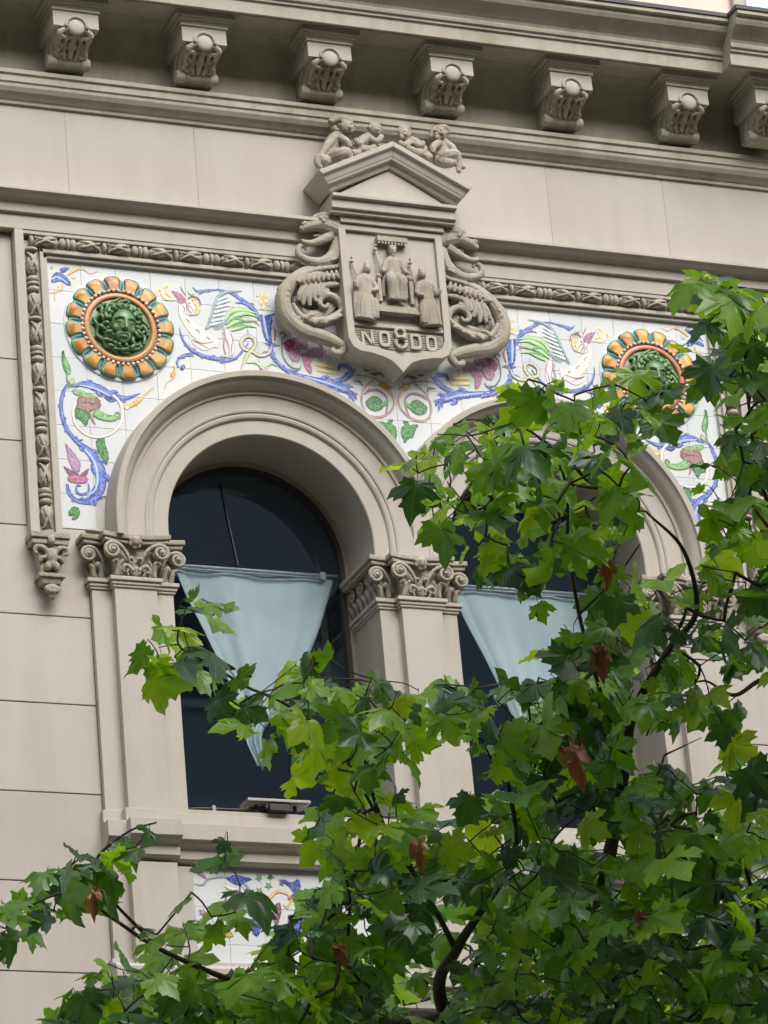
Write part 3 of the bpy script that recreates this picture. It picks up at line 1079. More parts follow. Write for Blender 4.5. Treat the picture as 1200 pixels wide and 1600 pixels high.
q = P(432, 1285, 0.02)
FL = thing('floodlight', 'small grey floodlight with black finned box on the window sill', 'floodlight', loc=(q[0], 0.02, -1.95))
g = MB()
for k in range(7):
    g.box(-0.075 + k * 0.022, -0.075 + k * 0.022 + 0.012, -0.05, 0.06, 0.012, 0.05)
g.box(-0.08, 0.08, -0.045, 0.055, 0.02, 0.046)
g.build('ballast_box', M_BLACK, FL, bevel=0.002)
MB().box(-0.06, 0.06, -0.07, 0.0, -0.004, 0.035).build('bracket', M_BLACK, FL, bevel=0.003)
g = MB().box(-0.19, 0.20, -0.06, 0.08, 0.052, 0.07)
g.box(-0.17, 0.18, -0.05, 0.07, 0.046, 0.0525)
g.build('lamp_housing', M_ALU, FL, bevel=0.004)
for x in (-0.12, 0.12):
    MB().tube([(x, 0.0, 0.0, 0.012), (x, 0.0, 0.05, 0.012)], 8, 1).build('stand', M_BLACK, FL)
c = MB()
zc = -1.942
c.tube([(-1.38, 0.03, zc, 0.007), (-1.28, 0.02, zc + 0.004, 0.007), (-1.1, 0.015, zc - 0.004 + .008, 0.007), (-0.98, 0.02, zc + 0.012, 0.008), (q[0] - 0.16, 0.02, zc + 0.02, 0.009), (q[0] - 0.07, 0.02, zc + 0.02, 0.009)], 8, 5)
co = c.build('power_cable', M_CABLE, None, smooth=True)
co.location.z += ZO
tag(co, 'dark power cable lying along the window sill to the floodlight', 'cable')
MB().box(-1.235, -1.215, 0.005, 0.035, zc - 0.012, zc + 0.02).build('cable_clip', M_ALU, co)

# ================================================================== TILE PANELS
YT = 0.040
TS = 0.2204
tile_me = None


def tiles(parent, x0, z0, nx, nz, keep):
    global tile_me
    for i in range(nx):
        for j in range(nz):
            x = x0 + (i + 0.5) * TS
            z = z0 + (j + 0.5) * TS
            if not keep(x, z):
                continue
            if tile_me is None:
                h = TS / 2 - 0.0007
                b = MB().box(-h, h, 0.0, 0.012, -h, h)
                o = b.build('tile', M_TILE, parent, bevel=0.0)
                bm = bmesh.new()
                bm.from_mesh(o.data)
                bmesh.ops.bevel(bm, geom=[e for e in bm.edges if all(v.co.y < 0.006 for v in e.verts)], offset=0.0012, segments=1, affect='EDGES')
                bm.to_mesh(o.data)
                bm.free()
                tile_me = o.data
            else:
                o = bpy.data.objects.new('tile', tile_me)
                COL.objects.link(o)
                o.parent = parent
            o.location = (x, YT, z)
            o.rotation_euler = (random.gauss(0, 0.003), 0, random.gauss(0, 0.003))


TP = thing('tile_panel', 'white glazed tile panel with painted winged dragons and blue scrolls above the arches', 'tile panel', 'painted tile panels')
gp = [(-2.03, -0.245)]
for cx in WINX:
    gp += [(cx + 0.95 * math.cos(a), SPR + 0.95 * math.sin(a)) for a in np.linspace(math.pi, 0.33 if cx < XM else 0.0, 30) if not (cx > XM and a > math.pi - 0.33)]
    if cx > XM:
        gp.append((cx + 0.95, -0.245))
    else:
        gp.insert(1, (cx - 0.95, -0.245))
gp += [(2 * XM + 2.03, -0.245), (2 * XM + 2.03, 1.494), (-2.03, 1.494)]
MB().extry(gp, YT + 0.006, 0.0612).build('grout_bed', M_GROUT, TP)


def keep(x, z):
    if not (-2.15 < x < 2 * XM + 2.15 and z > -0.3):
        return False
    for cx in WINX:
        dx = max(0, abs(x - cx) - TS / 2)
        dz = max(0, abs(z - SPR) - TS / 2)
        if math.hypot(dx, dz) < 0.70:
            return False
    if abs(x - XM) < 2.03 and z < -0.1 and abs(x - XM) < 1.9:
        return False
    return True


tiles(TP, XM - 10 * TS, 1.078 - 7 * TS, 20, 9, keep)

# ---- brush-painted ornament: thin raised glaze on the tiles
C = {k: srgb(v) for k, v in dict(blue='3d56a8', dblue='1f2f80', lblue='8fa5d6', green='4c8a42', lgreen='93b878', dgreen='1f5a35', olive='a9a987', yellow='cfa445', lyel='ecd98f', brown='6f5036',
                                 mauve='7d4f78', lmauve='b28fb0', pink='bd7690', red='962f4c', grey='728c94', lgrey='c2d0d2', cream='e3d8cc', rose='9a7672').items()}


class Paint:
    def __init__(s, name, crop, layer=1):
        s.sh = {-1: [], 1: []}
        s.shift = 0.0
        s.tick = []
        s.ox, s.oy, s.k = crop
        s.y = YT - 0.0016 - 0.0005 * layer
        s.name = name
        s.layer = 0

    def w2(s, x, y):
        q = P(s.ox + x / s.k, s.oy + y / s.k, YT)
        return np.array([q[0], q[2]])

    def emit(s, v, f, c):
        s.layer += 1
        y = s.y - 0.00003 * (s.layer % 90)
        nv = max(1, len(v))
        for sd in (-1, 1):
            vv = [((x if sd < 0 else 2 * XM - x), y - 0.00002 * k_ / nv, z) for k_, (x, z) in enumerate(v)]
            ff = [tuple(q) for q in f] if sd < 0 else [tuple(reversed(q)) for q in f]
            s.sh[sd].append(MB().add(vv, ff, c))

    def brush(s, pts, col, edge=None, wmul=1.0):
        """pts (x,y,width) in crop pixels"""
        col = C[col]
        edge = C[edge] if edge else tuple(a * 0.55 for a in col)
        q = cr([(p[0], p[1], p[2]) for p in pts], 6)
        P2 = [s.w2(p[0], p[1]) for p in q]
        v, c = [], []
        for i, p in enumerate(q):
            a, b = P2[max(0, i - 1)], P2[min(len(q) - 1, i + 1)]
            t = b - a
            t = t / max(1e-9, np.linalg.norm(t))
            n = np.array([-t[1], t[0]])
            wd = max(0.0016, abs(p[2]) / s.k / 238 / 2 * wmul * 1.15)
            wd *= 1 + 0.18 * noise.noise((i * 0.7, p[0] * 0.05, p[1] * 0.05))
            hi = 0.05 + 0.13 * (0.5 + 0.5 * math.sin(i * 0.9))
            for h, cc in ((-1, edge), (-0.55, col), (0.2, tuple(min(0.8, x * 1.3 + hi) for x in col)), (0.72, tuple(min(0.8, x * 1.1 + hi * .4) for x in col)), (1, edge)):
                v.append(P2[i] + n * wd * h)
                c.append(cc)
        f = []
        for i in range(len(q) - 1):
            for h in range(4):
                f.append((i * 5 + h, i * 5 + h + 1, (i + 1) * 5 + h + 1, (i + 1) * 5 + h))
        s.emit(v, f, c)
        if edge == C['dblue'] and max(p[2] for p in pts) > 15:
            k = 2
            sd = 1
            while k < len(q) - 3:
                wpx = q[k][2]
                if wpx > 9:
                    t = q[k + 1] - q[k - 1]
                    t = t[:2] / max(1e-6, np.linalg.norm(t[:2]))
                    n = np.array([-t[1], t[0]]) * sd
                    a = q[k][:2] + n * wpx * 0.45
                    b = a + n * wpx * 0.38 + t * wpx * 1.0
                    m = (a + b) / 2 + n * wpx * 0.12
                    s.tick.append([(a[0], a[1], wpx * 0.55), (m[0], m[1], wpx * 0.42), (b[0], b[1], 1.5)])
                k += 5
                sd = -sd
            tk_, s.tick = s.tick, []
            for w_ in tk_:
                s.brush(w_, 'blue', 'blue')
        return s

    def blob(s, pts, col, edge=None):
        """closed outline in crop pixels, smoothed"""
        col = C[col]
        edge = C[edge] if edge else tuple(a * 0.6 for a in col)
        pp = pts + [pts[0]]
        q = cr(pp, 4)[:-1]
        P2 = [s.w2(p[0], p[1]) for p in q]
        ctr = sum(P2) / len(P2)
        n = len(P2)
        big = max(np.linalg.norm(p - ctr) for p in P2) > 0.028
        if big:
            P2 = [ctr + (p - ctr) * (1.0 + (0.06 if i % 2 else -0.04) + 0.06 * noise.noise((p[0] * 60, p[1] * 60, 1))) for i, p in enumerate(P2)]
        v = [ctr] + [ctr + (p - ctr) * 0.72 for p in P2] + P2
        lite = tuple(min(0.8, x * 1.25 + 0.05) for x in col)
        c = [lite] + [col] * n + [edge] * n
        f = [(0, 1 + i, 1 + (i + 1) % n) for i in range(n)] + [(1 + i, 1 + n + i, 1 + n + (i + 1) % n, 1 + (i + 1) % n) for i in range(n)]
        s.emit(v, f, c)
        if big:
            dk = tuple(a * 0.75 for a in edge)
            for i in range(0, n, max(2, n // 9)):
                a_, b_ = ctr + (P2[i] - ctr) * 0.12, ctr + (P2[i] - ctr) * 0.93
                t = (b_ - a_) / max(1e-9, np.linalg.norm(b_ - a_))
                nn = np.array([-t[1], t[0]])
                m_ = (a_ + b_) / 2 + nn * 0.004
                s.emit([a_ - nn * 0.0012, a_ + nn * 0.0012, m_ + nn * 0.0016, m_ - nn * 0.0012, b_], [(0, 1, 2, 3), (3, 2, 4)], [dk] * 5)
        return s

    def star(s, x, y, r, n, col, edge=None, a0=0.0, inner=0.45):
        pts = []
        for k in range(2 * n):
            a = a0 + math.pi * k / n
            rr = r if k % 2 == 0 else r * inner
            pts.append((x + rr * math.cos(a), y + rr * math.sin(a)))
        return s.blob(pts, col, edge)

    def ring(s, x, y, r, wd, col, a0=0.0, a1=6.3, edge=None, ry=None):
        ry = ry or r
        return s.brush([(x + r * math.cos(a), y + ry * math.sin(a), wd) for a in np.linspace(a0, a1, 14)], col, edge)

    def done(s, parent, both=True):
        # strokes that touch belong to one motif; motifs apart from each other are objects of their own
        for sd in (-1, 1) if both else (-1,):
            bx = [(min(p[0] for p in m.v), max(p[0] for p in m.v), min(p[2] for p in m.v), max(p[2] for p in m.v)) for m in s.sh[sd]]
            grp = list(range(len(bx)))
            for i in range(len(bx)):
                for j in range(i):
                    a, b = bx[i], bx[j]
                    if a[0] < b[1] + .012 and b[0] < a[1] + .012 and a[2] < b[3] + .012 and b[2] < a[3] + .012:
                        gi, gj = grp[i], grp[j]
                        grp = [gj if g_ == gi else g_ for g_ in grp]
            for g_ in sorted(set(grp)):
                m = MB()
                for i, q in enumerate(s.sh[sd]):
                    if grp[i] == g_:
                        m.add([(x + s.shift, y, z) for x, y, z in q.v], q.f, q.c)
                m.build(s.name, M_PAINT, parent)
        return s


CA, CB, CC, CD3 = (0, 340, 2.5), (200, 400, 4.286), (420, 420, 3.0), (0, 270, 5.0)
# corner sprig
p = Paint('painted_flower', CD3)
p.blob([(400, 862), (410, 800), (450, 778), (500, 800), (545, 845), (548, 882), (505, 868), (478, 850), (440, 852)], 'blue', 'dblue')
p.blob([(462, 752), (500, 740), (542, 745), (515, 772), (480, 782)], 'blue', 'dblue')
p.brush([(405, 830, 14), (440, 815, 16), (480, 830, 14), (530, 868, 6)], 'lblue', 'blue')
p.brush([(525, 800, 12), (560, 775, 16), (610, 752, 14), (660, 760, 7), (700, 788, 5), (765, 770, 3)], 'yellow', 'brown')
p.brush([(490, 880, 12), (465, 910, 16), (430, 935, 8), (375, 940, 3)], 'yellow', 'brown')
p.brush([(440, 925, 7), (425, 960, 6), (430, 1010, 3)], 'yellow', 'brown')
p.star(575, 815, 22, 5, 'lyel', 'brown').star(470, 900, 26, 5, 'lyel', 'brown').star(405, 740, 16, 5, 'yellow', 'brown')
p.done(TP)
# lower scroll with the little monster
p = Paint('painted_scroll', CA)
p.brush([(272, 640, 7), (248, 680, 11), (238, 730, 13), (246, 790, 14), (270, 840, 14), (305, 880, 16), (345, 912, 26), (380, 960, 34), (395, 1020, 36), (385, 1075, 28), (345, 1108, 20), (300, 1105, 14), (268, 1075, 11), (262, 1040, 9)], 'blue', 'dblue')
p.brush([(330, 905, 8), (365, 950, 12), (380, 1010, 12), (372, 1060, 8), (340, 1092, 4)], 'lblue', 'blue')
for a in ((300, 872, 325, 868), (385, 945, 410, 960), (400, 985, 415, 1000), (402, 1030, 412, 1050), (390, 1080, 400, 1098), (355, 1112, 352, 1125)):
    p.brush([(a[0], a[1], 12), (a[2], a[3], 2)], 'blue', 'dblue')
p.brush([(276, 660, 5), (330, 650, 18), (385, 668, 28), (440, 696, 24), (495, 705, 13), (547, 686, 3)], 'blue', 'dblue')
p.brush([(310, 655, 5), (370, 668, 9), (430, 698, 6)], 'lblue', 'blue')
p.brush([(400, 690, 4), (430, 715, 10), (462, 708, 3)], 'dblue', 'dblue')
p.ring(382, 765, 96, 9, 'cream', -0.9, 4.3, 'rose', 92)
p.blob([(300, 705), (340, 690), (385, 708), (392, 740), (365, 752), (330, 765), (300, 750)], 'rose', 'brown')
p.blob([(285, 670), (330, 680), (385, 705), (330, 700), (290, 690)], 'lgreen', 'green')
p.blob([(290, 745), (320, 750), (350, 770), (335, 812), (315, 790), (295, 780)], 'green', 'dgreen')
p.blob([(375, 745), (420, 770), (470, 780), (440, 795), (395, 790), (360, 770)], 'lgreen', 'green')
p.brush([(355, 765, 10), (362, 790, 8), (372, 808, 3)], 'rose', 'brown')
p.brush([(330, 720, 4), (360, 725, 6), (392, 722, 3)], 'brown', 'brown')
p.ring(458, 770, 9, 5, 'green')
p.brush([(245, 530, 5), (250, 555, 16), (262, 590, 22), (268, 612, 10)], 'green', 'dgreen')
p.brush([(262, 600, 5), (262, 640, 4), (272, 665, 4)], 'green', 'dgreen')
p.blob([(266, 640), (285, 628), (290, 645), (276, 655)], 'olive', 'green')
p.blob([(240, 525), (248, 520), (252, 545), (242, 555)], 'dgreen', 'dgreen')
p.blob([(375, 870), (405, 862), (412, 890), (425, 930), (415, 968), (400, 945), (388, 925), (378, 900)], 'green', 'dgreen')
p.brush([(395, 880, 4), (405, 920, 5), (410, 960, 2)], 'dgreen', 'dgreen')
p.brush([(482, 742, 8), (510, 735, 12), (545, 715, 9), (568, 690, 5), (602, 662, 2)], 'yellow', 'brown')
p.star(497, 742, 14, 5, 'lyel', 'brown').star(530, 725, 14, 5, 'yellow', 'brown')
p.done(TP)
p = Paint('painted_flower', CA)
p.blob([(253, 880), (285, 915), (300, 935), (315, 965), (305, 995), (285, 985), (268, 950)], 'lmauve', 'mauve')
p.blob([(246, 970), (275, 985), (305, 1000), (300, 1018), (268, 1005)], 'mauve', 'mauve')
p.blob([(348, 980), (330, 990), (310, 1008), (320, 1020), (340, 1003)], 'mauve', 'mauve')
p.blob([(262, 1012), (300, 1005), (342, 1018), (335, 1036), (300, 1038), (270, 1030)], 'pink', 'mauve')
p.brush([(345, 1040, 5), (345, 1070, 7), (318, 1082, 7), (298, 1068, 7), (300, 1048, 6), (316, 1048, 4)], 'blue', 'dblue')
p.blob([(265, 1150), (285, 1130), (305, 1135), (312, 1155), (298, 1178), (280, 1176), (292, 1158), (272, 1165)], 'green', 'dgreen')
p.done(TP)
# the winged dragon
p = Paint('painted_dragon', CB, 2)
p.brush([(360, 300, 30), (368, 390, 46), (430, 480, 66), (520, 560, 84), (600, 575, 60)], 'cream', 'cream')
p.brush([(650, 500, 40), (690, 590, 40), (690, 665, 20)], 'cream', 'rose')
p.brush([(400, 300, 30), (430, 350, 60), (440, 395, 20)], 'cream', 'rose')
p.brush([(345, 325, 5), (345, 380, 10), (375, 440, 10), (430, 490, 9), (520, 535, 8), (600, 552, 5)], 'cream', 'rose')
p.brush([(420, 540, 5), (440, 590, 6), (510, 628, 7), (590, 595, 7), (612, 560, 4)], 'cream', 'rose')
p.brush([(690, 520, 4), (700, 570, 8), (692, 630, 8), (700, 680, 4)], 'rose', 'brown')
p.brush([(600, 682, 5), (630, 670, 12), (700, 682, 6)], 'olive', 'brown')
p.blob([(288, 232), (340, 248), (385, 292), (372, 318), (345, 320), (322, 278)], 'pink', 'mauve')
p.brush([(350, 205, 2), (365, 235, 6), (385, 262, 5)], 'mauve', 'mauve')
p.brush([(395, 235, 3), (415, 255, 7), (440, 255, 4)], 'olive', 'brown')
p.blob([(425, 295), (455, 290), (480, 330), (478, 380), (455, 395), (440, 380), (452, 345)], 'lyel', 'rose')
p.brush([(395, 330, 4), (420, 345, 5), (440, 375, 4)], 'rose', 'brown')
p.brush([(370, 385, 3), (410, 398, 5), (470, 392, 3)], 'grey', 'rose')
p.brush([(345, 480, 4), (355, 530, 9), (385, 590, 14), (440, 640, 20), (520, 675, 20), (600, 690, 24), (660, 700, 20), (715, 685, 14), (765, 640, 10), (805, 585, 7)], 'blue', 'dblue')
p.brush([(440, 662, 14), (385, 665, 18), (345, 685, 14), (325, 715, 9), (340, 745, 7)], 'blue', 'dblue')
p.blob([(352, 735), (372, 728), (382, 745), (368, 764), (350, 758)], 'blue', 'dblue')
p.brush([(520, 485, 8), (548, 420, 14), (575, 340, 20), (605, 275, 22), (655, 243, 16), (765, 235, 4)], 'grey', 'grey')
for a in ((600, 300, 670, 275), (592, 325, 685, 300), (585, 350, 680, 330), (575, 380, 665, 362), (565, 408, 650, 395), (555, 440, 635, 425), (545, 465, 620, 452)):
    p.brush([(a[0], a[1], 14), ((a[0] + a[2]) / 2, (a[1] + a[3]) / 2 - 4, 16), (a[2], a[3], 3)], 'lgrey', 'grey')
for a in ((650, 430, 690, 372, 780, 362, 862, 388), (655, 455, 710, 405, 790, 385, 870, 410), (660, 480, 720, 440, 790, 425, 868, 432), (690, 500, 740, 478, 800, 462, 862, 480)):
    p.brush([(a[0], a[1], 10), (a[2], a[3], 30), (a[4], a[5], 24), (a[6], a[7], 4)], 'lgreen', 'green')
p.brush([(680, 430, 8), (730, 420, 20), (780, 440, 10)], 'green', 'dgreen')
p.brush([(700, 480, 8), (750, 462, 18), (800, 470, 6)], 'green', 'dgreen')
p.brush([(780, 440, 4), (850, 440, 7), (880, 470, 3)], 'rose', 'brown')
for a in ((365, 330, 372, 380), (385, 420, 410, 455), (450, 490, 480, 520), (520, 545, 548, 560)):
    p.brush([(a[0], a[1], 4), ((a[0] + a[2]) / 2 + 8, (a[1] + a[3]) / 2, 6), (a[2], a[3], 3)], 'rose', 'brown')
p.brush([(430, 560, 5), (500, 585, 6), (570, 575, 4)], 'rose', 'rose')
p.brush([(640, 480, 5), (650, 540, 7), (640, 600, 6), (655, 660, 4)], 'rose', 'brown')
p.brush([(400, 285, 6), (430, 270, 8), (470, 285, 6), (490, 330, 4)], 'brown', 'brown')
p.star(408, 318, 10, 4, 'dblue', 'brown')
p.brush([(520, 490, 5), (560, 470, 7), (610, 470, 5)], 'grey', 'grey')
for k in range(6):
    p.brush([(560 + k * 14, 470 - k * 6, 3), (590 + k * 16, 490 - k * 10, 5), (630 + k * 10, 480 - k * 14, 2)], 'grey', 'grey')
p.ring(805, 585, 46, 22, 'olive', 0, 6.3, 'brown')
p.brush([(800, 490, 5), (808, 540, 6)], 'lblue', 'blue')
p.brush([(830, 625, 18), (800, 660, 22), (780, 700, 16), (755, 760, 5)], 'olive', 'brown')
p.brush([(830, 640, 16), (880, 668, 22), (940, 655, 18), (960, 615, 9)], 'olive', 'brown')
p.brush([(790, 715, 6), (850, 712, 16), (905, 745, 14), (960, 720, 12), (1000, 740, 4)], 'lgreen', 'olive')
p.brush([(880, 745, 10), (920, 762, 16), (930, 740, 6)], 'lmauve', 'brown')
p.done(TP)
p = Paint('painted_scroll', CB)
p.brush([(430, 208, 3), (465, 238, 14), (530, 232, 14), (610, 228, 10), (680, 245, 14), (740, 280, 20), (800, 322, 26), (850, 370, 26), (885, 430, 20)], 'blue', 'dblue')
p.brush([(718, 315, 3), (770, 315, 16), (820, 345, 10)], 'blue', 'dblue')
p.brush([(470, 260, 3), (510, 240, 8)], 'blue', 'dblue')
p.blob([(880, 392), (920, 400), (948, 392), (965, 420), (958, 520), (965, 590), (930, 575), (905, 520), (890, 450)], 'blue', 'dblue')
p.brush([(905, 400, 12), (915, 470, 18), (935, 560, 10)], 'lblue', 'blue')
p.brush([(990, 385, 3), (965, 395, 10), (950, 430, 14)], 'blue', 'dblue')
p.brush([(968, 470, 6), (985, 510, 12), (980, 570, 8)], 'red', 'brown')
p.brush([(915, 585, 5), (960, 596, 18), (1015, 602, 4)], 'dblue', 'dblue')
p.brush([(960, 590, 18), (962, 640, 20), (985, 690, 18), (1040, 750, 18), (1110, 800, 22), (1200, 836, 26)], 'blue', 'dblue')
p.brush([(1060, 765, 8), (1130, 770, 10), (1160, 738, 4)], 'blue', 'dblue')
p.done(TP)
p = Paint('painted_flower', CB)
for x, y, r in ((905, 275, 26), (890, 310, 24), (925, 300, 26), (905, 345, 24), (930, 265, 18), (868, 262, 16), (938, 325, 16)):
    p.star(x, y, r, 5, 'lyel', 'yellow', x * 0.1)
p.brush([(200, 262, 8), (195, 232, 11), (220, 228, 11), (228, 262, 12), (262, 290, 14), (318, 292, 6)], 'lyel', 'yellow')
p.brush([(240, 215, 9), (258, 192, 11), (272, 215, 11), (262, 250, 12), (295, 275, 10)], 'lyel', 'yellow')
p.brush([(300, 735, 5), (318, 760, 14), (295, 795, 16), (308, 815, 9), (262, 850, 6), (240, 898, 3)], 'yellow', 'brown')
p.star(300, 800, 22, 5, 'yellow', 'brown').star(320, 762, 16, 5, 'lyel', 'brown')
p.done(TP)
# iris, grapes and the long blue leaf
p = Paint('painted_flower', CC)
p.blob([(68, 345), (95, 330), (118, 345), (112, 385), (90, 392), (72, 370)], 'red', 'mauve')
p.blob([(112, 325), (150, 318), (180, 345), (178, 380), (150, 375), (118, 368)], 'lmauve', 'mauve')
p.blob([(95, 385), (140, 372), (150, 400), (140, 432), (115, 435), (95, 412)], 'lmauve', 'mauve')
p.blob([(178, 385), (215, 372), (250, 385), (245, 420), (210, 415), (200, 440), (182, 415)], 'lmauve', 'pink')
p.blob([(150, 400), (178, 400), (195, 445), (200, 490), (180, 480), (160, 440)], 'pink', 'mauve')
p.brush([(48, 312, 6), (62, 300, 10), (78, 312, 8), (66, 328, 5)], 'mauve', 'brown')
p.brush([(62, 325, 5), (60, 380, 5), (70, 420, 5), (105, 462, 5), (150, 470, 3)], 'dgreen', 'dgreen')
p.brush([(80, 350, 3), (110, 360, 4), (112, 400, 3)], 'red', 'red')
p.brush([(225, 345, 5), (248, 368, 9), (240, 385, 4)], 'mauve', 'brown')
for k in range(14):
    p.star(225 + 75 * (k % 7) / 6 + (k // 7) * 8, 448 + 26 * (k // 7) + 2.2 * (k % 7), 13, 5, 'lyel', 'yellow', k)
p.done(TP)
p = Paint('painted_scroll', CC)
p.brush([(-30, 395, 8), (0, 395, 11), (35, 440, 13), (100, 488, 17), (200, 518, 24), (290, 538, 40), (345, 560, 36), (385, 590, 18), (402, 636, 4)], 'blue', 'dblue')
p.brush([(120, 495, 4), (210, 518, 8), (300, 545, 10), (360, 572, 4)], 'lblue', 'blue')
p.brush([(300, 530, 12), (355, 515, 22), (385, 485, 20), (365, 455, 16), (330, 460, 12), (325, 480, 6)], 'blue', 'dblue')
p.brush([(360, 575, 8), (395, 585, 16), (412, 615, 3)], 'dblue', 'dblue')
p.brush([(385, 502, 3), (430, 500, 6), (490, 512, 7), (545, 548, 7), (582, 600, 8), (582, 650, 8), (545, 688, 9), (490, 695, 9), (448, 665, 8), (432, 612, 7), (448, 560, 7), (490, 520, 5), (505, 505, 3)], 'rose', 'brown')
p.brush([(445, 590, 5), (470, 572, 13), (515, 572, 9), (548, 600, 7), (556, 640, 6), (545, 690, 5)], 'mauve', 'brown')
p.brush([(395, 528, 4), (425, 530, 9), (442, 552, 4)], 'dgreen', 'dgreen')
p.blob([(515, 540), (545, 530), (560, 552), (580, 560), (555, 568), (535, 562)], 'yellow', 'brown')
p.brush([(558, 570, 9), (575, 600, 6)], 'yellow', 'brown')
p.done(TP)
p = Paint('painted_leaf', CC, 3)
p.blob([(452, 625), (475, 602), (500, 598), (525, 612), (535, 635), (530, 655), (505, 668), (480, 662), (462, 650)], 'green', 'dgreen')
p.brush([(465, 630, 8), (495, 625, 12), (520, 640, 6)], 'dgreen', 'dgreen')
p.brush([(530, 640, 12), (548, 630, 16), (555, 612, 8)], 'green', 'dgreen')
p.blob([(512, 715), (535, 718), (552, 725), (562, 708), (582, 710), (575, 728), (592, 740), (600, 770), (590, 812), (575, 792), (550, 780), (535, 755)], 'green', 'dgreen')
p.brush([(545, 730, 5), (570, 765, 6), (588, 805, 2)], 'dgreen', 'dgreen')
p.brush([(470, 490, 4), (495, 495, 15), (520, 492, 9), (540, 510, 4)], 'dgreen', 'dgreen')
p.brush([(440, 470, 3), (455, 478, 8), (475, 478, 3)], 'dgreen', 'dgreen')
p.done(TP)

# small lower panels under the sills
C7 = (180, 1250, 3.53)
for k, cx in enumerate(WINX):
    lab = 'small white tile panel with painted flowers under the sill carrying the floodlight' if k == 0 else 'small white tile panel with painted flowers under the sill behind dense plane leaves'
    LP = thing('tile_panel', lab, 'tile panel', 'painted tile panels')
    MB().box(cx - 0.65, cx + 0.65, YT + 0.006, 0.0611, -2.86, -2.28).build('grout_bed', M_GROUT, LP)
    tiles(LP, cx - 3 * TS, -2.30 - 3 * TS, 6, 3, lambda x, z: True)
    YS = YT
    p = Paint('painted_flower', C7)
    p.brush([(435, 380, 4), (462, 400, 22), (500, 432, 8)], 'mauve', 'brown')
    p.brush([(430, 462, 3), (480, 470, 9), (510, 438, 11), (570, 425, 11), (650, 430, 9), (720, 470, 11), (750, 520, 10), (762, 562, 5)], 'grey', 'mauve')
    p.blob([(610, 432), (660, 415), (752, 436), (715, 455), (690, 472), (650, 460)], 'blue', 'dblue')
    for x, y in ((792, 430), (856, 424), (845, 474), (792, 503)):
        p.star(x, y, 24, 5, 'green', 'dgreen', 0.3)
    p.brush([(820, 622, 6), (840, 560, 11), (890, 508, 13), (945, 518, 11), (970, 555, 10), (950, 592, 9), (925, 580, 6)], 'yellow', 'brown')
    p.blob([(900, 440), (935, 440), (970, 455), (1010, 440), (1020, 490), (985, 510), (960, 480)], 'blue', 'dblue')
    p.brush([(905, 440, 8), (925, 470, 6), (905, 462, 4)], 'dblue', 'dblue')
    p.blob([(880, 580), (905, 565), (915, 610), (905, 660), (890, 705), (870, 660), (835, 662), (862, 635)], 'mauve', 'brown')
    p.blob([(935, 745), (960, 660), (1000, 630), (1050, 655), (1085, 690), (1060, 745), (1010, 735), (980, 745)], 'blue', 'dblue')
    p.brush([(1015, 560, 5), (1018, 600, 7), (1012, 650, 6)], 'blue', 'dblue')
    p.brush([(950, 545, 8), (985, 540, 14), (1005, 560, 8)], 'red', 'brown')
    for x, y in ((480, 620), (505, 640), (485, 668), (1120, 660), (1145, 680), (1170, 655)):
        p.star(x, y, 24, 5, 'pink', 'red', x)
    p.blob([(530, 720), (580, 690), (650, 745), (625, 760), (580, 735)], 'yellow', 'brown')
    p.blob([(740, 660), (770, 655), (805, 700), (785, 750), (755, 730)], 'blue', 'dblue')
    p.brush([(800, 690, 6), (850, 720, 14), (880, 770, 4)], 'lgreen', 'green')
    p.brush([(600, 470, 8), (640, 490, 16), (680, 490, 6)], 'cream', 'brown')
    p.shift = 1.8 * k
    p.done(LP, both=False)

# ================================================================== MEDALLIONS


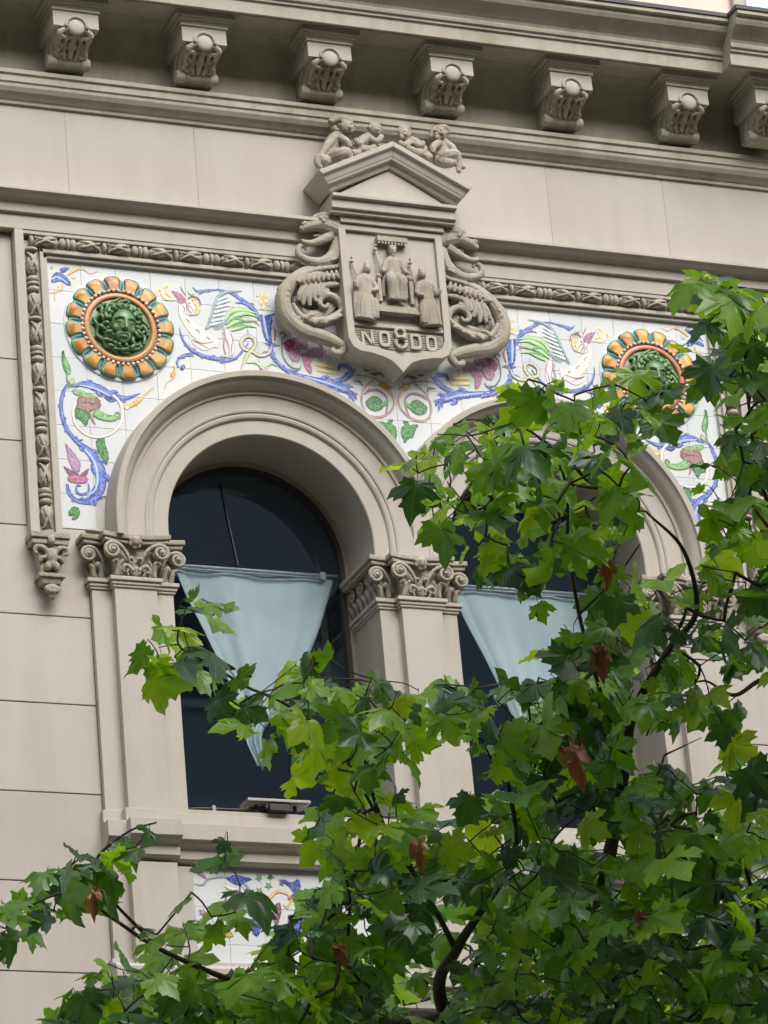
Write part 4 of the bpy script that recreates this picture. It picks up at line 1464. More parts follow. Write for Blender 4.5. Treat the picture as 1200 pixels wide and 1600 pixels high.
def medallion(mx, label):
    mz = 1.078
    T = thing('medallion', label, 'medallion', 'round ceramic head medallions')
    T.location = (mx, YT, ZO + mz)
    PA = -T.location.copy()

    def ringprof(prof, name, mat, smooth=True, n=64):
        b = MB()
        v, f = [], []
        m = len(prof)
        for i in range(n):
            a = 2 * math.pi * i / n
            for r, y in prof:
                v.append((r * math.cos(a), y, r * math.sin(a)))
        for i in range(n):
            for k in range(m - 1):
                f.append((i * m + k, ((i + 1) % n) * m + k, ((i + 1) % n) * m + k + 1, i * m + k + 1))
        return b.add(v, f).build(name, mat, T, auto=R(45))
    ringprof([(0.352, -0.0015), (0.350, -0.006), (0.345, -0.0085), (0.30, -0.0085), (0.0, -0.0085)], 'white_plate', M_TILE)
    ringprof([(0.232, -0.008), (0.230, -0.022), (0.224, -0.027), (0.204, -0.030), (0.197, -0.026), (0.192, -0.012)], 'terracotta_ring', M_TERRA)
    ringprof([(0.195, -0.012), (0.185, -0.016), (0.12, -0.012), (0.0, -0.010)], 'dish', M_GREEN)
    ringprof([(0.326, -0.0085), (0.322, -0.015), (0.30, -0.017), (0.24, -0.017)], 'teal_band', M_TEAL)
    # petals
    pet = ins = lf = None
    for k in range(16):
        a = k * 2 * math.pi / 16 + 0.1
        if pet is None:
            out = []
            for t, wd in ((0.240, 0.040), (0.262, 0.040), (0.285, 0.044), (0.305, 0.051), (0.322, 0.053), (0.336, 0.044), (0.343, 0.024)):
                out.append((t, wd))
            poly = [(r, -x) for r, x in out] + [(0.344, 0.0)] + [(r, x) for r, x in reversed(out)]
            b = MB()
            n = len(poly)
            cxr = 0.295
            v = [(r, -0.0085, x) for r, x in poly] + [(cxr + (r - cxr) * 0.97, -0.0195, x * 0.95) for r, x in poly] + [(cxr + (r - cxr) * 0.88, -0.0235, x * 0.80) for r, x in poly]
            f = []
            for q in range(2):
                f += [(q * n + i, q * n + (i + 1) % n, (q + 1) * n + (i + 1) % n, (q + 1) * n + i) for i in range(n)]
            f.append(tuple(range(2 * n, 3 * n)))
            pet = b.add(v, f).build('petal', M_TEAL, T, auto=R(60))
            po = pet
            out = [(0.246, 0.033), (0.262, 0.030), (0.285, 0.033), (0.305, 0.040), (0.322, 0.041), (0.331, 0.033)]
            poly = [(r, -x) for r, x in out] + [(r, x) for r, x in reversed(out)]
            n = len(poly)
            cxr = 0.288
            v = [(r, -0.0225, x) for r, x in poly] + [(cxr + (r - cxr) * 0.95, -0.0275, x * 0.92) for r, x in poly]
            f = [(i, (i + 1) % n, n + (i + 1) % n, n + i) for i in range(n)] + [tuple(range(n, 2 * n))]
            ins = MB().add(v, f).build('petal_inset', M_ORANGE, pet, auto=R(60))
            v = [(0.25, -0.0085, -0.02), (0.29, -0.0085, -0.017), (0.325, -0.0085, 0.0), (0.29, -0.0085, 0.017), (0.25, -0.0085, 0.02), (0.26, -0.024, 0.0), (0.30, -0.021, 0.0)]
            f = [(0, 1, 6, 5), (1, 2, 6), (2, 3, 6), (3, 4, 5, 6), (0, 5, 4)]
            lf = MB().add(v, f).build('petal_leaf', M_TEAL, T)
            lo = lf
        else:
            po = dup(pet, T, (0, 0, 0))
            lo = dup(lf, T, (0, 0, 0))
        po.rotation_euler = (0, -a, 0)
        lo.rotation_euler = (0, -a - math.pi / 16, 0)
    bd = None
    for k in range(48):
        a = k * 2 * math.pi / 48
        pos = (0.243 * math.cos(a), -0.026, 0.243 * math.sin(a))
        if bd is None:
            bd = MB().ell((0, 0, 0), (0.0115, 0.012, 0.0115), None, 8, 6).build('bead', M_PEARL, T, smooth=True)
            bd.location = pos
        else:
            dup(bd, T, pos)
    # head with snake hair, one continuous carved mesh
    h = MB()
    E_ = lambda *a, **k: h.ell(*a, **k)
    tilt = Matrix.Rotation(0.10, 3, 'Y') @ Matrix.Rotation(0.22, 3, 'X')

    def pt(x, y, z):
        q = tilt @ Vector((x * 1.22, y * 1.12, z * 1.16))
        return (q.x + 0.008, q.y - 0.028, q.z - 0.006)
    h.ell(pt(0, 0, 0.012), (0.080, 0.070, 0.102), tilt, 20, 14)
    h.ell(pt(0, -0.010, -0.045), (0.060, 0.056, 0.056), tilt, 16, 10)
    h.ell(pt(0, -0.040, -0.078), (0.022, 0.018, 0.016), tilt)
    h.tube([(*pt(0, -0.056, 0.040), 0.009), (*pt(0, -0.068, 0.012), 0.009), (*pt(0, -0.076, -0.010), 0.012), (*pt(0, -0.066, -0.018), 0.008)], 8, 4)
    for s in (-1, 1):
        h.ell(pt(s * 0.010, -0.066, -0.012), 0.009, None, 8, 6)
        h.tube([(*pt(s * 0.008, -0.058, 0.040), 0.007), (*pt(s * 0.030, -0.058, 0.046), 0.009), (*pt(s * 0.054, -0.040, 0.036), 0.008)], 7, 4)
        h.ell(pt(s * 0.030, -0.048, 0.022), (0.017, 0.013, 0.010), tilt, 10, 7)
        h.ell(pt(s * 0.040, -0.036, -0.012), (0.024, 0.018, 0.024), tilt, 10, 7)
        h.ell(pt(s * 0.064, 0.0, 0.0), (0.012, 0.014, 0.02), tilt, 8, 6)
    h.tube([(*pt(-0.022, -0.054, -0.042), 0.004), (*pt(-0.008, -0.064, -0.038), 0.0065), (*pt(0, -0.064, -0.040), 0.006), (*pt(0.008, -0.064, -0.038), 0.0065), (*pt(0.022, -0.054, -0.042), 0.004)], 7, 3)
    h.tube([(*pt(-0.018, -0.054, -0.054), 0.004), (*pt(0, -0.064, -0.056), 0.008), (*pt(0.018, -0.054, -0.054), 0.004)], 7, 3)
    hd = h.build('carved_head', M_GREEN, T, remesh=0.0042, sm=2)
    rr = random.Random(3)
    n = 22
    hs_ = MB()
    for k in range(n):
        a = 2 * math.pi * k / n + rr.uniform(-0.08, 0.08)
        if -2.2 < math.atan2(math.sin(a), math.cos(a)) < -0.95:
            r0, r1 = 0.128, 0.172
        else:
            r0, r1 = 0.086, 0.172
        pts = []
        ph = rr.uniform(0, 6)
        m = 7
        for i in range(m):
            t = i / (m - 1)
            r = r0 + (r1 - r0) * t
            aa = a + 0.16 * math.sin(t * 7.5 + ph) * (0.4 + t)
            zc = 1.12 if abs(math.sin(a)) > 0.5 else 1.0
            pts.append((r * math.cos(aa), -0.052 + 0.028 * t + 0.008 * math.sin(t * 8 + ph), r * math.sin(aa) * 1.02 + 0.006, 0.0135 - 0.003 * t))
        hs_.tube(pts, 7, 3)
        e = pts[-1]
        hs_.ell((e[0], e[1], e[2]), (0.0135, 0.012, 0.0125), None, 8, 6)
    for k in range(7):
        a = math.pi * (0.12 + 0.76 * k / 6)
        hs_.tube([(0.078 * math.cos(a), -0.055, 0.02 + 0.088 * math.sin(a), 0.014), (0.098 * math.cos(a + 0.2), -0.062, 0.02 + 0.108 * math.sin(a + 0.2), 0.016), (0.112 * math.cos(a - 0.1), -0.052, 0.02 + 0.122 * math.sin(a - 0.1), 0.013)], 7, 4)
    hs_.build('snake_hair', M_GREEN, T, smooth=True)
    return T


medallion(-1.596, 'green snake-haired head medallion in orange petals near the left corbel, fully uncovered')
medallion(2 * XM + 1.596, 'green snake-haired head medallion in orange petals partly covered by plane leaves')

# ================================================================== COAT OF ARMS
CR = thing('coat_of_arms', 'carved stone crest with pediment, dragons and lettered shield between the arches', 'crest', loc=(0, 0, 0))
CE = (420, 160, 3.158)


def EP(x, y, Y):
    return P(CE[0] + x / CE[2], CE[1] + y / CE[2], Y)


# shield
ztop, zbot = 1.86, 0.978
sh = []
hw = 0.345
half = [(hw, ztop), (hw, zbot + 0.22), (hw - 0.004, zbot + 0.10), (hw - 0.03, zbot + 0.045), (hw - 0.075, zbot + 0.02), (hw - 0.14, zbot + 0.015), (0.12, zbot - 0.005), (0.065, zbot - 0.03), (0.028, zbot - 0.065), (0.0, zbot - 0.10)]
SX = XM - 0.012
outl = [(SX + x, z) for x, z in half] + [(SX - x, z) for x, z in reversed(half[:-1])]
inn = [(SX + x * 0.86, ztop - 0.035 + (z - ztop) * 0.91 if True else z) for x, z in half]
YF = -0.125
shd = MB().extry(outl, YF + 0.012, 0.04).build('shield', M_TRIM, CR, bevel=0.004)
# raised rim
rim = MB()
inn = []
for x, z in half:
    inn.append((x * 0.865 if x > 0.05 else x * 0.5, min(ztop - 0.04, zbot + 0.045 + (z - zbot) * 0.925) if z > zbot else zbot + 0.045 + (z - zbot) * 0.55))
n = len(half)
for s in (-1, 1):
    vo = [(SX + s * x, z) for x, z in half]
    vi = [(SX + s * x, z) for x, z in inn]
    v = [(x, YF + 0.013, z) for x, z in vo] + [(x, YF - 0.012, z) for x, z in vo] + [(x, YF - 0.012, z) for x, z in vi] + [(x, YF + 0.013, z) for x, z in vi]
    f = []
    for i in range(n - 1):
        for q in range(3):
            f.append((q * n + i, q * n + i + 1, (q + 1) * n + i + 1, (q + 1) * n + i))
    rim.add(v, f)
rim.box(SX - hw, SX + hw, YF - 0.0115, YF + 0.013, ztop - 0.04, ztop - 0.001)
rim.build('rim', M_TRIM, shd, bevel=0.003)
zd = 1.185                                  # bar between the scene and the motto
MB().box(SX - 0.298, SX + 0.298, YF - 0.006, YF + 0.013, zd - 0.012, zd + 0.012).build('divider_bar', M_TRIM, shd, bevel=0.003)
hb = MB()
for k in range(8):
    z = zd - 0.035 - k * 0.0155
    hb.box(SX - 0.285, SX + 0.285, YF + 0.005, YF + 0.013, z - 0.0045, z + 0.0045)
hb.build('ribbed_field', M_CARV, shd)


# motto letters
def strokes(pl, wd, x0, z0, h, wl, d=0.022):
    m = MB()
    for (ax, az), (bx, bz) in pl:
        a = np.array([x0 + ax * wl, z0 + az * h])
        b = np.array([x0 + bx * wl, z0 + bz * h])
        t = (b - a) / np.linalg.norm(b - a)
        nn = np.array([-t[1], t[0]]) * wd / 2
        a = a - t * wd * 0.3
        b = b + t * wd * 0.3
        m.extry([tuple(a + nn), tuple(a - nn), tuple(b - nn), tuple(b + nn)], YF - d + 0.013, YF + 0.012)
    return m


LH, LW = 0.095, 0.062
zl = zd - 0.135
for nm, x in (('letter_n', -0.245), ('letter_o', -0.132), ('letter_d', 0.075), ('letter_o', 0.178)):
    x0 = SX + x
    if nm == 'letter_n':
        m = strokes([((0, 0), (0, 1)), ((0, 1), (1, 0)), ((1, 0), (1, 1))], 0.017, x0, zl, LH, LW)
    else:
        out, ii = [], []
        N_ = 28
        for k in range(N_):
            a = 2 * math.pi * k / N_
            ex = 0.62
            c_, s_ = math.cos(a), math.sin(a)
            X_ = math.copysign(abs(c_) ** ex, c_)
            Z_ = math.copysign(abs(s_) ** ex, s_)
            if nm == 'letter_d' and X_ < 0:
                X_, Z_ = (-1, Z_) if abs(s_) < 0.93 else (X_, math.copysign(1, s_))
            out.append((x0 + LW / 2 + X_ * (LW / 2 + 0.006), zl + LH / 2 + Z_ * (LH / 2 + 0.006)))
            ii.append((x0 + LW / 2 + X_ * (LW / 2 - 0.012), zl + LH / 2 + Z_ * (LH / 2 - 0.013)))
        m = MB()
        v = [(x, YF - 0.009, z) for x, z in out] + [(x, YF - 0.009, z) for x, z in ii] + [(x, YF + 0.012, z) for x, z in out] + [(x, YF + 0.012, z) for x, z in ii]
        f = []
        for k in range(N_):
            j = (k + 1) % N_
            f += [(k, j, N_ + j, N_ + k), (k, 2 * N_ + k, 2 * N_ + j, j), (N_ + k, N_ + j, 3 * N_ + j, 3 * N_ + k)]
        m.add(v, f)
    m.build('letter', M_TRIM, shd, bevel=0.002)
m = MB()
x0 = SX + 0.005
for zc, rr_ in ((zl + 0.095, 0.031), (zl + 0.028, 0.034)):
    m.tube([(x0 + rr_ * math.cos(a), YF - 0.004, zc + rr_ * math.sin(a), 0.0125) for a in np.linspace(0, 2 * math.pi, 20)], 8, 1)
m.tube([(x0 - 0.032, YF - 0.012, zl + 0.058, 0.011), (x0, YF - 0.018, zl + 0.064, 0.012), (x0 + 0.032, YF - 0.012, zl + 0.058, 0.011)], 8, 3)
m.build('skein_eight', M_TRIM, shd, smooth=True)


# relief figures -----------------------------------------------------------
def relief(cx, z0, h, seated, lean, crown, staff):
    """robed figure in relief; h total height"""
    b = MB()
    y = YF
    k = h / 0.5
    hd = (cx + lean * 0.02, y - 0.020 * k - 0.01, z0 + 0.43 * k)
    b.ell(hd, (0.031 * k, 0.036 * k, 0.040 * k))
    b.ell((hd[0] - 0.012 * k, hd[1] - 0.03 * k, hd[2] + 0.01 * k), 0.008 * k, None, 6, 5).ell((hd[0] + 0.012 * k, hd[1] - 0.03 * k, hd[2] + 0.01 * k), 0.008 * k, None, 6, 5)
    b.ell((hd[0], hd[1] - 0.028 * k, hd[2] - 0.004 * k), (0.006 * k, 0.010 * k, 0.009 * k), None, 8, 6)
    if crown == 'crown':
        for t in (-1, -0.4, 0.3, 1):
            b.box(hd[0] + t * 0.022 * k - 0.006, hd[0] + t * 0.022 * k + 0.006, hd[1] - 0.02, hd[1] + 0.02, hd[2] + 0.02 * k, hd[2] + 0.05 * k)
        b.box(hd[0] - 0.029 * k, hd[0] + 0.029 * k, hd[1] - 0.026 * k, hd[1] + 0.02, hd[2] + 0.016 * k, hd[2] + 0.032 * k)
        b.ell((hd[0], hd[1], hd[2] - 0.03 * k), (0.022 * k, 0.026 * k, 0.024 * k))
    else:
        b.tube([(hd[0], hd[1], hd[2] + 0.018 * k, 0.03 * k), (hd[0], hd[1], hd[2] + 0.045 * k, 0.027 * k), (hd[0], hd[1], hd[2] + 0.075 * k, 0.008 * k)], 9, 3)
    # torso, cape, skirt
    b.tube([(cx + lean * 0.015, y - 0.012, z0 + 0.40 * k, 0.022 * k), (cx + lean * 0.01, y - 0.014, z0 + 0.365 * k, 0.058 * k), (cx, y - 0.016, z0 + 0.29 * k, 0.06 * k), (cx, y - 0.016, z0 + 0.22 * k, 0.064 * k)], 12, 4, 0.6)
    if seated:
        for s in (-1, 1):
            b.tube([(cx + s * 0.035 * k, y - 0.02, z0 + 0.22 * k, 0.04 * k), (cx + s * 0.045 * k, y - 0.052, z0 + 0.17 * k, 0.04 * k), (cx + s * 0.04 * k, y - 0.04, z0 + 0.08 * k, 0.036 * k), (cx + s * 0.04 * k, y - 0.03, z0 + 0.01 * k, 0.038 * k)], 9, 4)
    else:
        b.tube([(cx, y - 0.016, z0 + 0.24 * k, 0.062 * k), (cx - lean * 0.01, y - 0.02, z0 + 0.12 * k, 0.08 * k), (cx - lean * 0.02, y - 0.018, z0 + 0.0, 0.09 * k)], 12, 4, 0.55)
        b.tube([(cx + lean * 0.05 * k, y - 0.035, z0 + 0.17 * k, 0.03 * k), (cx + lean * 0.06 * k, y - 0.04, z0 + 0.08 * k, 0.028 * k), (cx + lean * 0.055 * k, y - 0.03, z0 + 0.01, 0.03 * k)], 8, 4)
    for t in range(5):   # folds
        xx = cx + (-0.06 + 0.03 * t) * k
        b.tube([(xx * 0.6 + cx * 0.4, y - 0.045, z0 + 0.20 * k, 0.006 * k), (xx, y - 0.052, z0 + 0.11 * k, 0.009 * k), (xx * 1.1 - cx * 0.1, y - 0.048, z0 + 0.01 * k, 0.010 * k)], 6, 3)
    for s in (-1, 1):    # arms
        e = (cx + s * 0.085 * k, y - 0.03, z0 + 0.27 * k)
        hnd = (cx + s * (0.10 if s * lean <= 0 else 0.05) * k, y - 0.05, z0 + (0.30 if s * lean < 0 else 0.24) * k)
        b.tube([(cx + s * 0.05 * k, y - 0.02, z0 + 0.36 * k, 0.024 * k), (*e, 0.024 * k), (*hnd, 0.016 * k)], 8, 4)
        b.ell(hnd, 0.014 * k, None, 8, 6)
        b.tube([(cx + s * 0.055 * k, y - 0.02, z0 + 0.36 * k, 0.02 * k), (cx + s * 0.088 * k, y - 0.012, z0 + 0.22 * k, 0.02 * k), (cx + s * 0.095 * k, y - 0.005, z0 + 0.05 * k, 0.016 * k)], 7, 3)
    o = b.build('relief_figure', M_CARV, shd, remesh=0.0042, sm=1)
    if staff:
        (ax, az), (bx, bz) = staff
        g = MB().tube([(ax, y - 0.012, az, 0.007), (bx, y - 0.03, bz, 0.007)], 7, 1)
        g.ell((ax, y - 0.012, az), 0.013, None, 8, 6).ell((ax, y - 0.012, az + 0.028), 0.009, None, 8, 6)
        g.build('staff', M_CARV, shd, smooth=True)
    return o


relief(SX - 0.005, 1.345, 0.40, True, 0.0, 'crown', ((SX - 0.11, 1.70), (SX - 0.09, 1.50)))
relief(SX - 0.205, 1.205, 0.40, False, 1, 'mitre', ((SX - 0.275, 1.60), (SX - 0.235, 1.42)))
relief(SX + 0.20, 1.205, 0.40, False, -1, 'mitre', ((SX + 0.115, 1.63), (SX + 0.125, 1.44)))
th = MB()
for k in range(4):
    th.box(SX - 0.125 - 0.006 * k, SX + 0.115 + 0.006 * k, YF - 0.012 - 0.012 * k, YF + 0.0125, 1.322 - 0.02 * k, 1.340 - 0.02 * k)
for s in (-1, 1):
    th.box(SX - 0.006 + s * 0.105 - 0.012, SX - 0.006 + s * 0.105 + 0.012, YF - 0.03, YF + 0.0125, 1.34, 1.50)
    th.ell((SX - 0.006 + s * 0.105, YF - 0.02, 1.515), 0.018, None, 8, 6)
th.build('throne', M_CARV, shd, bevel=0.003)
cn = MB().box(SX - 0.10, SX + 0.10, YF - 0.035, YF + 0.0125, 1.755, 1.79)
for k in range(9):
    cn.box(SX - 0.095 + k * 0.0215, SX - 0.095 + k * 0.0215 + 0.014, YF - 0.032, YF + 0.0125, 1.738, 1.756)
cn.build('canopy', M_CARV, shd, bevel=0.003)

# pediment
YP = -0.262
pd = MB()
pd.extr([(0.0, 1.905), (-0.185, 1.905), (-0.185, 1.925), (-0.205, 1.93), (-0.205, 1.99), (-0.232, 1.995), (-0.232, 2.018), (0.0, 2.018)], XM - 0.415, XM + 0.415)
ped = pd.build('pediment', M_TRIM, CR, bevel=0.003)
ty = MB().extry([(XM - 0.40, 2.015), (XM + 0.40, 2.015), (XM, 2.245)], -0.175, 0.0).build('tympanum', M_TRIM, ped)
# raking cornice: profile (offset n above tympanum line, y)
ang = math.atan2(2.395 - 2.135, 0.515)
rk = [(0.0, 0.0), (0.0, -0.195), (0.022, -0.205), (0.030, -0.210), (0.036, -0.235), (0.05, -0.24), (0.058, -0.246), (0.085, -0.255), (0.098, -0.275), (0.103, -0.278), (0.132, -0.278), (0.132, 0.0)]
for s in (-1, 1):
    v, f = [], []
    m = len(rk)
    for end in (0, 1):
        for nn, y in rk:
            # cornice top line: from corner (0.515, 2.135) to apex (0, 2.395); measured down by (0.132-nn)
            dz = (0.132 - nn) / math.cos(ang)
            if end == 0:
                x = 0.515 - (0.132 - nn) * 0.75
                z = 2.395 - math.tan(ang) * x - dz
            else:
                x = 0.0
                z = 2.395 - dz
            v.append((XM + s * x, y, z))
    f = [(i, (i + 1) % m, m + (i + 1) % m, m + i) for i in range(m)] + [tuple(range(m)), tuple(range(2 * m - 1, m - 1, -1))]
    MB().add(v, f).build('raking_cornice', M_TRIM, ped, bevel=0.003)
MB().box(XM - 0.345, XM + 0.345, YF - 0.03, 0.0, 1.862, 1.906).build('neck_block', M_TRIM, ped, bevel=0.003)


# dragons ---------------------------------------------------------------------
def dragon(sd):
    b = MB()

    def T(pts, y=-0.05, n=9, dy=None):
        out = []
        for i, (x, yy, r) in enumerate(pts):
            q = EP(x, yy, -0.06)
            yv = y if dy is None else y + dy[min(i, len(dy) - 1)]
            out.append((q[0] if sd < 0 else 2 * XM - q[0], yv, q[2], r / CE[2] / 238))
        b.tube(out, n, 4)
    T([(345, 795, 14), (270, 812, 22), (190, 832, 28), (115, 885, 33), (72, 965, 37), (92, 1055, 40), (165, 1122, 38), (255, 1152, 36), (325, 1180, 30), (368, 1205, 22), (352, 1235, 18), (318, 1226, 15), (322, 1205, 10)], -0.05, 11)
    T([(330, 640, 22), (335, 700, 34), (315, 765, 34), (255, 798, 28), (185, 785, 21), (142, 755, 16), (145, 718, 13), (172, 716, 10), (180, 735, 8)], -0.075, 10)
    T([(345, 735, 10), (350, 790, 14), (330, 820, 12), (250, 830, 12), (180, 850, 14), (135, 900, 15)], -0.085)
    # head
    T([(340, 655, 30), (300, 632, 42), (250, 616, 38), (205, 618, 30), (170, 628, 24), (146, 642, 15)], -0.09, 10)
    T([(300, 668, 26), (250, 694, 22), (205, 706, 17), (170, 702, 13), (150, 690, 9)], -0.09)
    T([(285, 655, 16), (240, 662, 12), (215, 664, 8)], -0.07)
    T([(190, 600, 9), (225, 582, 15), (270, 580, 19), (312, 602, 18), (340, 640, 15), (352, 690, 10)], -0.115)
    T([(300, 612, 12), (335, 612, 11), (356, 640, 7)], -0.10)
    T([(320, 655, 10), (352, 668, 9), (362, 700, 5)], -0.10)
    T([(150, 622, 9), (162, 612, 11), (182, 614, 7)], -0.11)
    T([(255, 612, 11), (240, 612, 11)], -0.135)
    T([(228, 600, 7), (250, 594, 8), (272, 602, 7)], -0.137)
    for k in range(7):
        T([(345 - k * 3, 700 + k * 14, 9), (330 - k * 6, 712 + k * 14, 9)], -0.108, 6)
    # wing feathers
    for i, (x, y) in enumerate(((140, 985), (165, 1005), (198, 1010), (228, 990), (262, 965), (290, 930))):
        T([(190 + i * 14, 868 + i * 4, 12), (168 + i * 18 if i > 1 else 165 + i * 10, 920, 17), ((x + 175 + i * 14) / 2 - 8, 955, 16), (x, y, 9)], -0.075, 8)
    T([(345, 870, 12), (290, 868, 16), (230, 862, 18), (180, 880, 16)], -0.08)
    T([(345, 905, 10), (305, 905, 16), (262, 912, 15)], -0.075)
    for i in range(8):
        x0, y0 = 165 + i * 22, 862 - i * 3
        T([(x0, y0, 7), (x0 - 6 + i * 2, y0 + 26, 11), (x0 - 4 + i * 3, y0 + 46, 6)], -0.098, 7)
    for i in range(9):     # scales along the outer curve
        a_ = math.radians(150 + i * 17)
        T([(165 + 92 * math.cos(a_), 985 - 108 * math.sin(a_) * -1 if False else 985 - 108 * math.sin(a_), 9), (165 + 78 * math.cos(a_), 985 - 92 * math.sin(a_), 11)], -0.088, 7)
    T([(300, 905, 24), (285, 940, 26), (300, 1000, 26), (230, 1040, 26), (160, 1010, 24), (140, 950, 22)], -0.02)
    # inner scroll and leaf
    T([(352, 1060, 12), (358, 1020, 17), (335, 978, 18), (292, 955, 18), (255, 970, 15), (250, 1000, 13), (275, 1015, 11), (292, 998, 9)], -0.07)
    T([(110, 1000, 8), (150, 1062, 16), (220, 1092, 22), (290, 1082, 22), (335, 1052, 16), (358, 1025, 10)], -0.085)
    for x, y in ((165, 1085), (210, 1108), (260, 1108), (305, 1090)):
        T([(x, y, 10), (x + 22, y - 18, 13), (x + 48, y - 22, 6)], -0.105, 7)
    T([(40, 925, 5), (62, 910, 12), (85, 915, 12)], -0.06)
    T([(120, 1040, 20), (220, 1060, 30), (320, 1000, 30), (340, 900, 30), (260, 850, 26)], -0.012)   # back ground
    return b.build('dragon', M_CARV, CR, remesh=0.0042, sm=1)


dragon(-1)
dragon(1)


# small nude figures on the pediment -------------------------------------------
def putto(pose):
    b = MB()

    def q(x, y, Y):
        return EP(x, y, Y)

    def T(pts, n=9):
        b.tube([(*q(x, y, Y), 1.16 * r / CE[2] / 238) for x, y, r, Y in pts], n, 4)

    def S(x, y, r, Y, f=(1, 1, 1)):
        rr = 1.08 * r / CE[2] / 238
        c_ = q(x, y, Y)
        b.ell(c_, (rr * f[0], rr * f[1], rr * f[2]), None, 12, 9)
        if 25 < r < 36 and Y < Y0:          # a head: curls, brow, nose and cheeks
            g_ = random.Random(int(x))
            for _ in range(26):
                a_, e_ = g_.uniform(0, 6.28), g_.uniform(0.15, 1.5)
                d_ = Vector((math.cos(a_) * math.cos(e_), math.sin(a_) * math.cos(e_) * 0.9 + 0.25, math.sin(e_)))
                b.ell((c_[0] + d_.x * rr * 1.02, c_[1] + d_.y * rr, c_[2] + d_.z * rr * 1.08), rr * g_.uniform(0.2, 0.34), None, 7, 5)
            s_ = 1 if x in (382, 522) else -1
            fd = Vector((0.55 * s_, -0.8, -0.12)).normalized()
            sd = Vector((0.8, 0.55 * s_, 0))
            for k_ in (-1, 1):
                b.ell((c_[0] + fd.x * rr * .82 + sd.x * k_ * rr * .36, c_[1] + fd.y * rr * .82 + sd.y * k_ * rr * .36, c_[2] - rr * .32), rr * .34, None, 8, 6)
                b.ell((c_[0] + fd.x * rr * .95 + sd.x * k_ * rr * .34, c_[1] + fd.y * rr * .95 + sd.y * k_ * rr * .34, c_[2] + rr * .22), (rr * .26, rr * .16, rr * .12), None, 8, 6)
            b.ell((c_[0] + fd.x * rr * 1.02, c_[1] + fd.y * rr * 1.02, c_[2] - rr * .08), (rr * .14, rr * .15, rr * .2), None, 8, 6)
            b.ell((c_[0] + fd.x * rr * .62, c_[1] + fd.y * rr * .62, c_[2] - rr * .78), (rr * .36, rr * .3, rr * .26), None, 8, 6)
    for kind, args in pose:
        (T if kind == 'T' else S)(*args)
    return b.build('cherub', M_CARV, CR, remesh=0.0045, sm=1)


Y0 = -0.13
putto([('T', ([(345, 165, 26, Y0), (322, 195, 36, Y0), (305, 235, 38, Y0), (300, 275, 40, Y0)],)),          # torso, seated sideways
       ('S', (382, 128, 33, Y0 - 0.03, (0.9, 1, 1.1))), ('S', (405, 142, 10, Y0 - 0.06)), ('T', ([(360, 158, 18, Y0), (345, 172, 20, Y0)],)),
       ('T', ([(300, 100, 14, Y0), (335, 85, 18, Y0), (375, 88, 18, Y0), (405, 105, 14, Y0), (412, 130, 9, Y0)],)),  # hair
       ('T', ([(320, 105, 14, Y0 + .02), (318, 125, 14, Y0 + .02), (345, 145, 14, Y0)],)),
       ('T', ([(325, 180, 20, Y0 - 0.03), (290, 215, 18, Y0 - 0.05), (268, 250, 15, Y0 - 0.05), (250, 275, 13, Y0 - 0.05)],)),
       ('T', ([(350, 175, 18, Y0 - 0.05), (385, 195, 16, Y0 - 0.08), (400, 225, 13, Y0 - 0.08)],)),
       ('T', ([(300, 275, 32, Y0 - 0.02), (345, 255, 27, Y0 - 0.07), (385, 250, 22, Y0 - 0.08), (405, 285, 15, Y0 - 0.07), (428, 292, 12, Y0 - 0.07)],)),
       ('T', ([(290, 285, 30, Y0), (270, 290, 24, Y0 - 0.05), (245, 268, 16, Y0 - 0.06), (240, 305, 13, Y0 - 0.06), (262, 325, 10, Y0 - 0.06)],)),
       ('S', (300, 290, 42, Y0))])
putto([('T', ([(505, 165, 20, Y0), (475, 190, 29, Y0), (450, 212, 30, Y0), (430, 235, 28, Y0)],)),
       ('S', (522, 138, 27, Y0 - 0.03, (0.95, 1, 1.05))), ('S', (538, 150, 8, Y0 - 0.055)),
       ('T', ([(495, 130, 10, Y0 - .02), (512, 112, 13, Y0 - .02), (538, 115, 11, Y0 - .02), (552, 130, 8, Y0 - .03)],)),
       ('T', ([(500, 178, 16, Y0 - 0.03), (530, 195, 14, Y0 - 0.06), (560, 165, 11, Y0 - 0.06)],)),
       ('T', ([(470, 185, 16, Y0 - 0.04), (445, 205, 14, Y0 - 0.07), (425, 180, 11, Y0 - 0.07)],)),
       ('T', ([(435, 235, 24, Y0 - 0.03), (475, 235, 20, Y0 - 0.06), (505, 230, 15, Y0 - 0.06), (525, 215, 11, Y0 - 0.06)],)),
       ('T', ([(430, 240, 22, Y0), (420, 255, 17, Y0 - 0.05), (455, 248, 13, Y0 - 0.07)],))])
putto([('T', ([(690, 185, 20, Y0), (715, 205, 29, Y0), (740, 228, 30, Y0), (765, 250, 28, Y0)],)),
       ('S', (668, 162, 28, Y0 - 0.03, (0.95, 1, 1.1))), ('S', (655, 172, 8, Y0 - 0.055)),
       ('T', ([(640, 150, 9, Y0 - .02), (655, 132, 13, Y0 - .02), (685, 134, 12, Y0 - .02), (698, 155, 9, Y0 - .01)],)),
       ('T', ([(695, 195, 16, Y0 - 0.03), (672, 212, 14, Y0 - 0.06), (640, 195, 11, Y0 - 0.06)],)),
       ('T', ([(725, 205, 16, Y0 - 0.04), (750, 215, 14, Y0 - 0.07), (762, 195, 11, Y0 - 0.07)],)),
       ('T', ([(760, 250, 24, Y0 - 0.03), (735, 252, 20, Y0 - 0.06), (705, 235, 15, Y0 - 0.06), (680, 222, 11, Y0 - 0.06)],)),
       ('T', ([(770, 255, 22, Y0), (790, 268, 17, Y0 - 0.05), (770, 272, 13, Y0 - 0.07)],))])
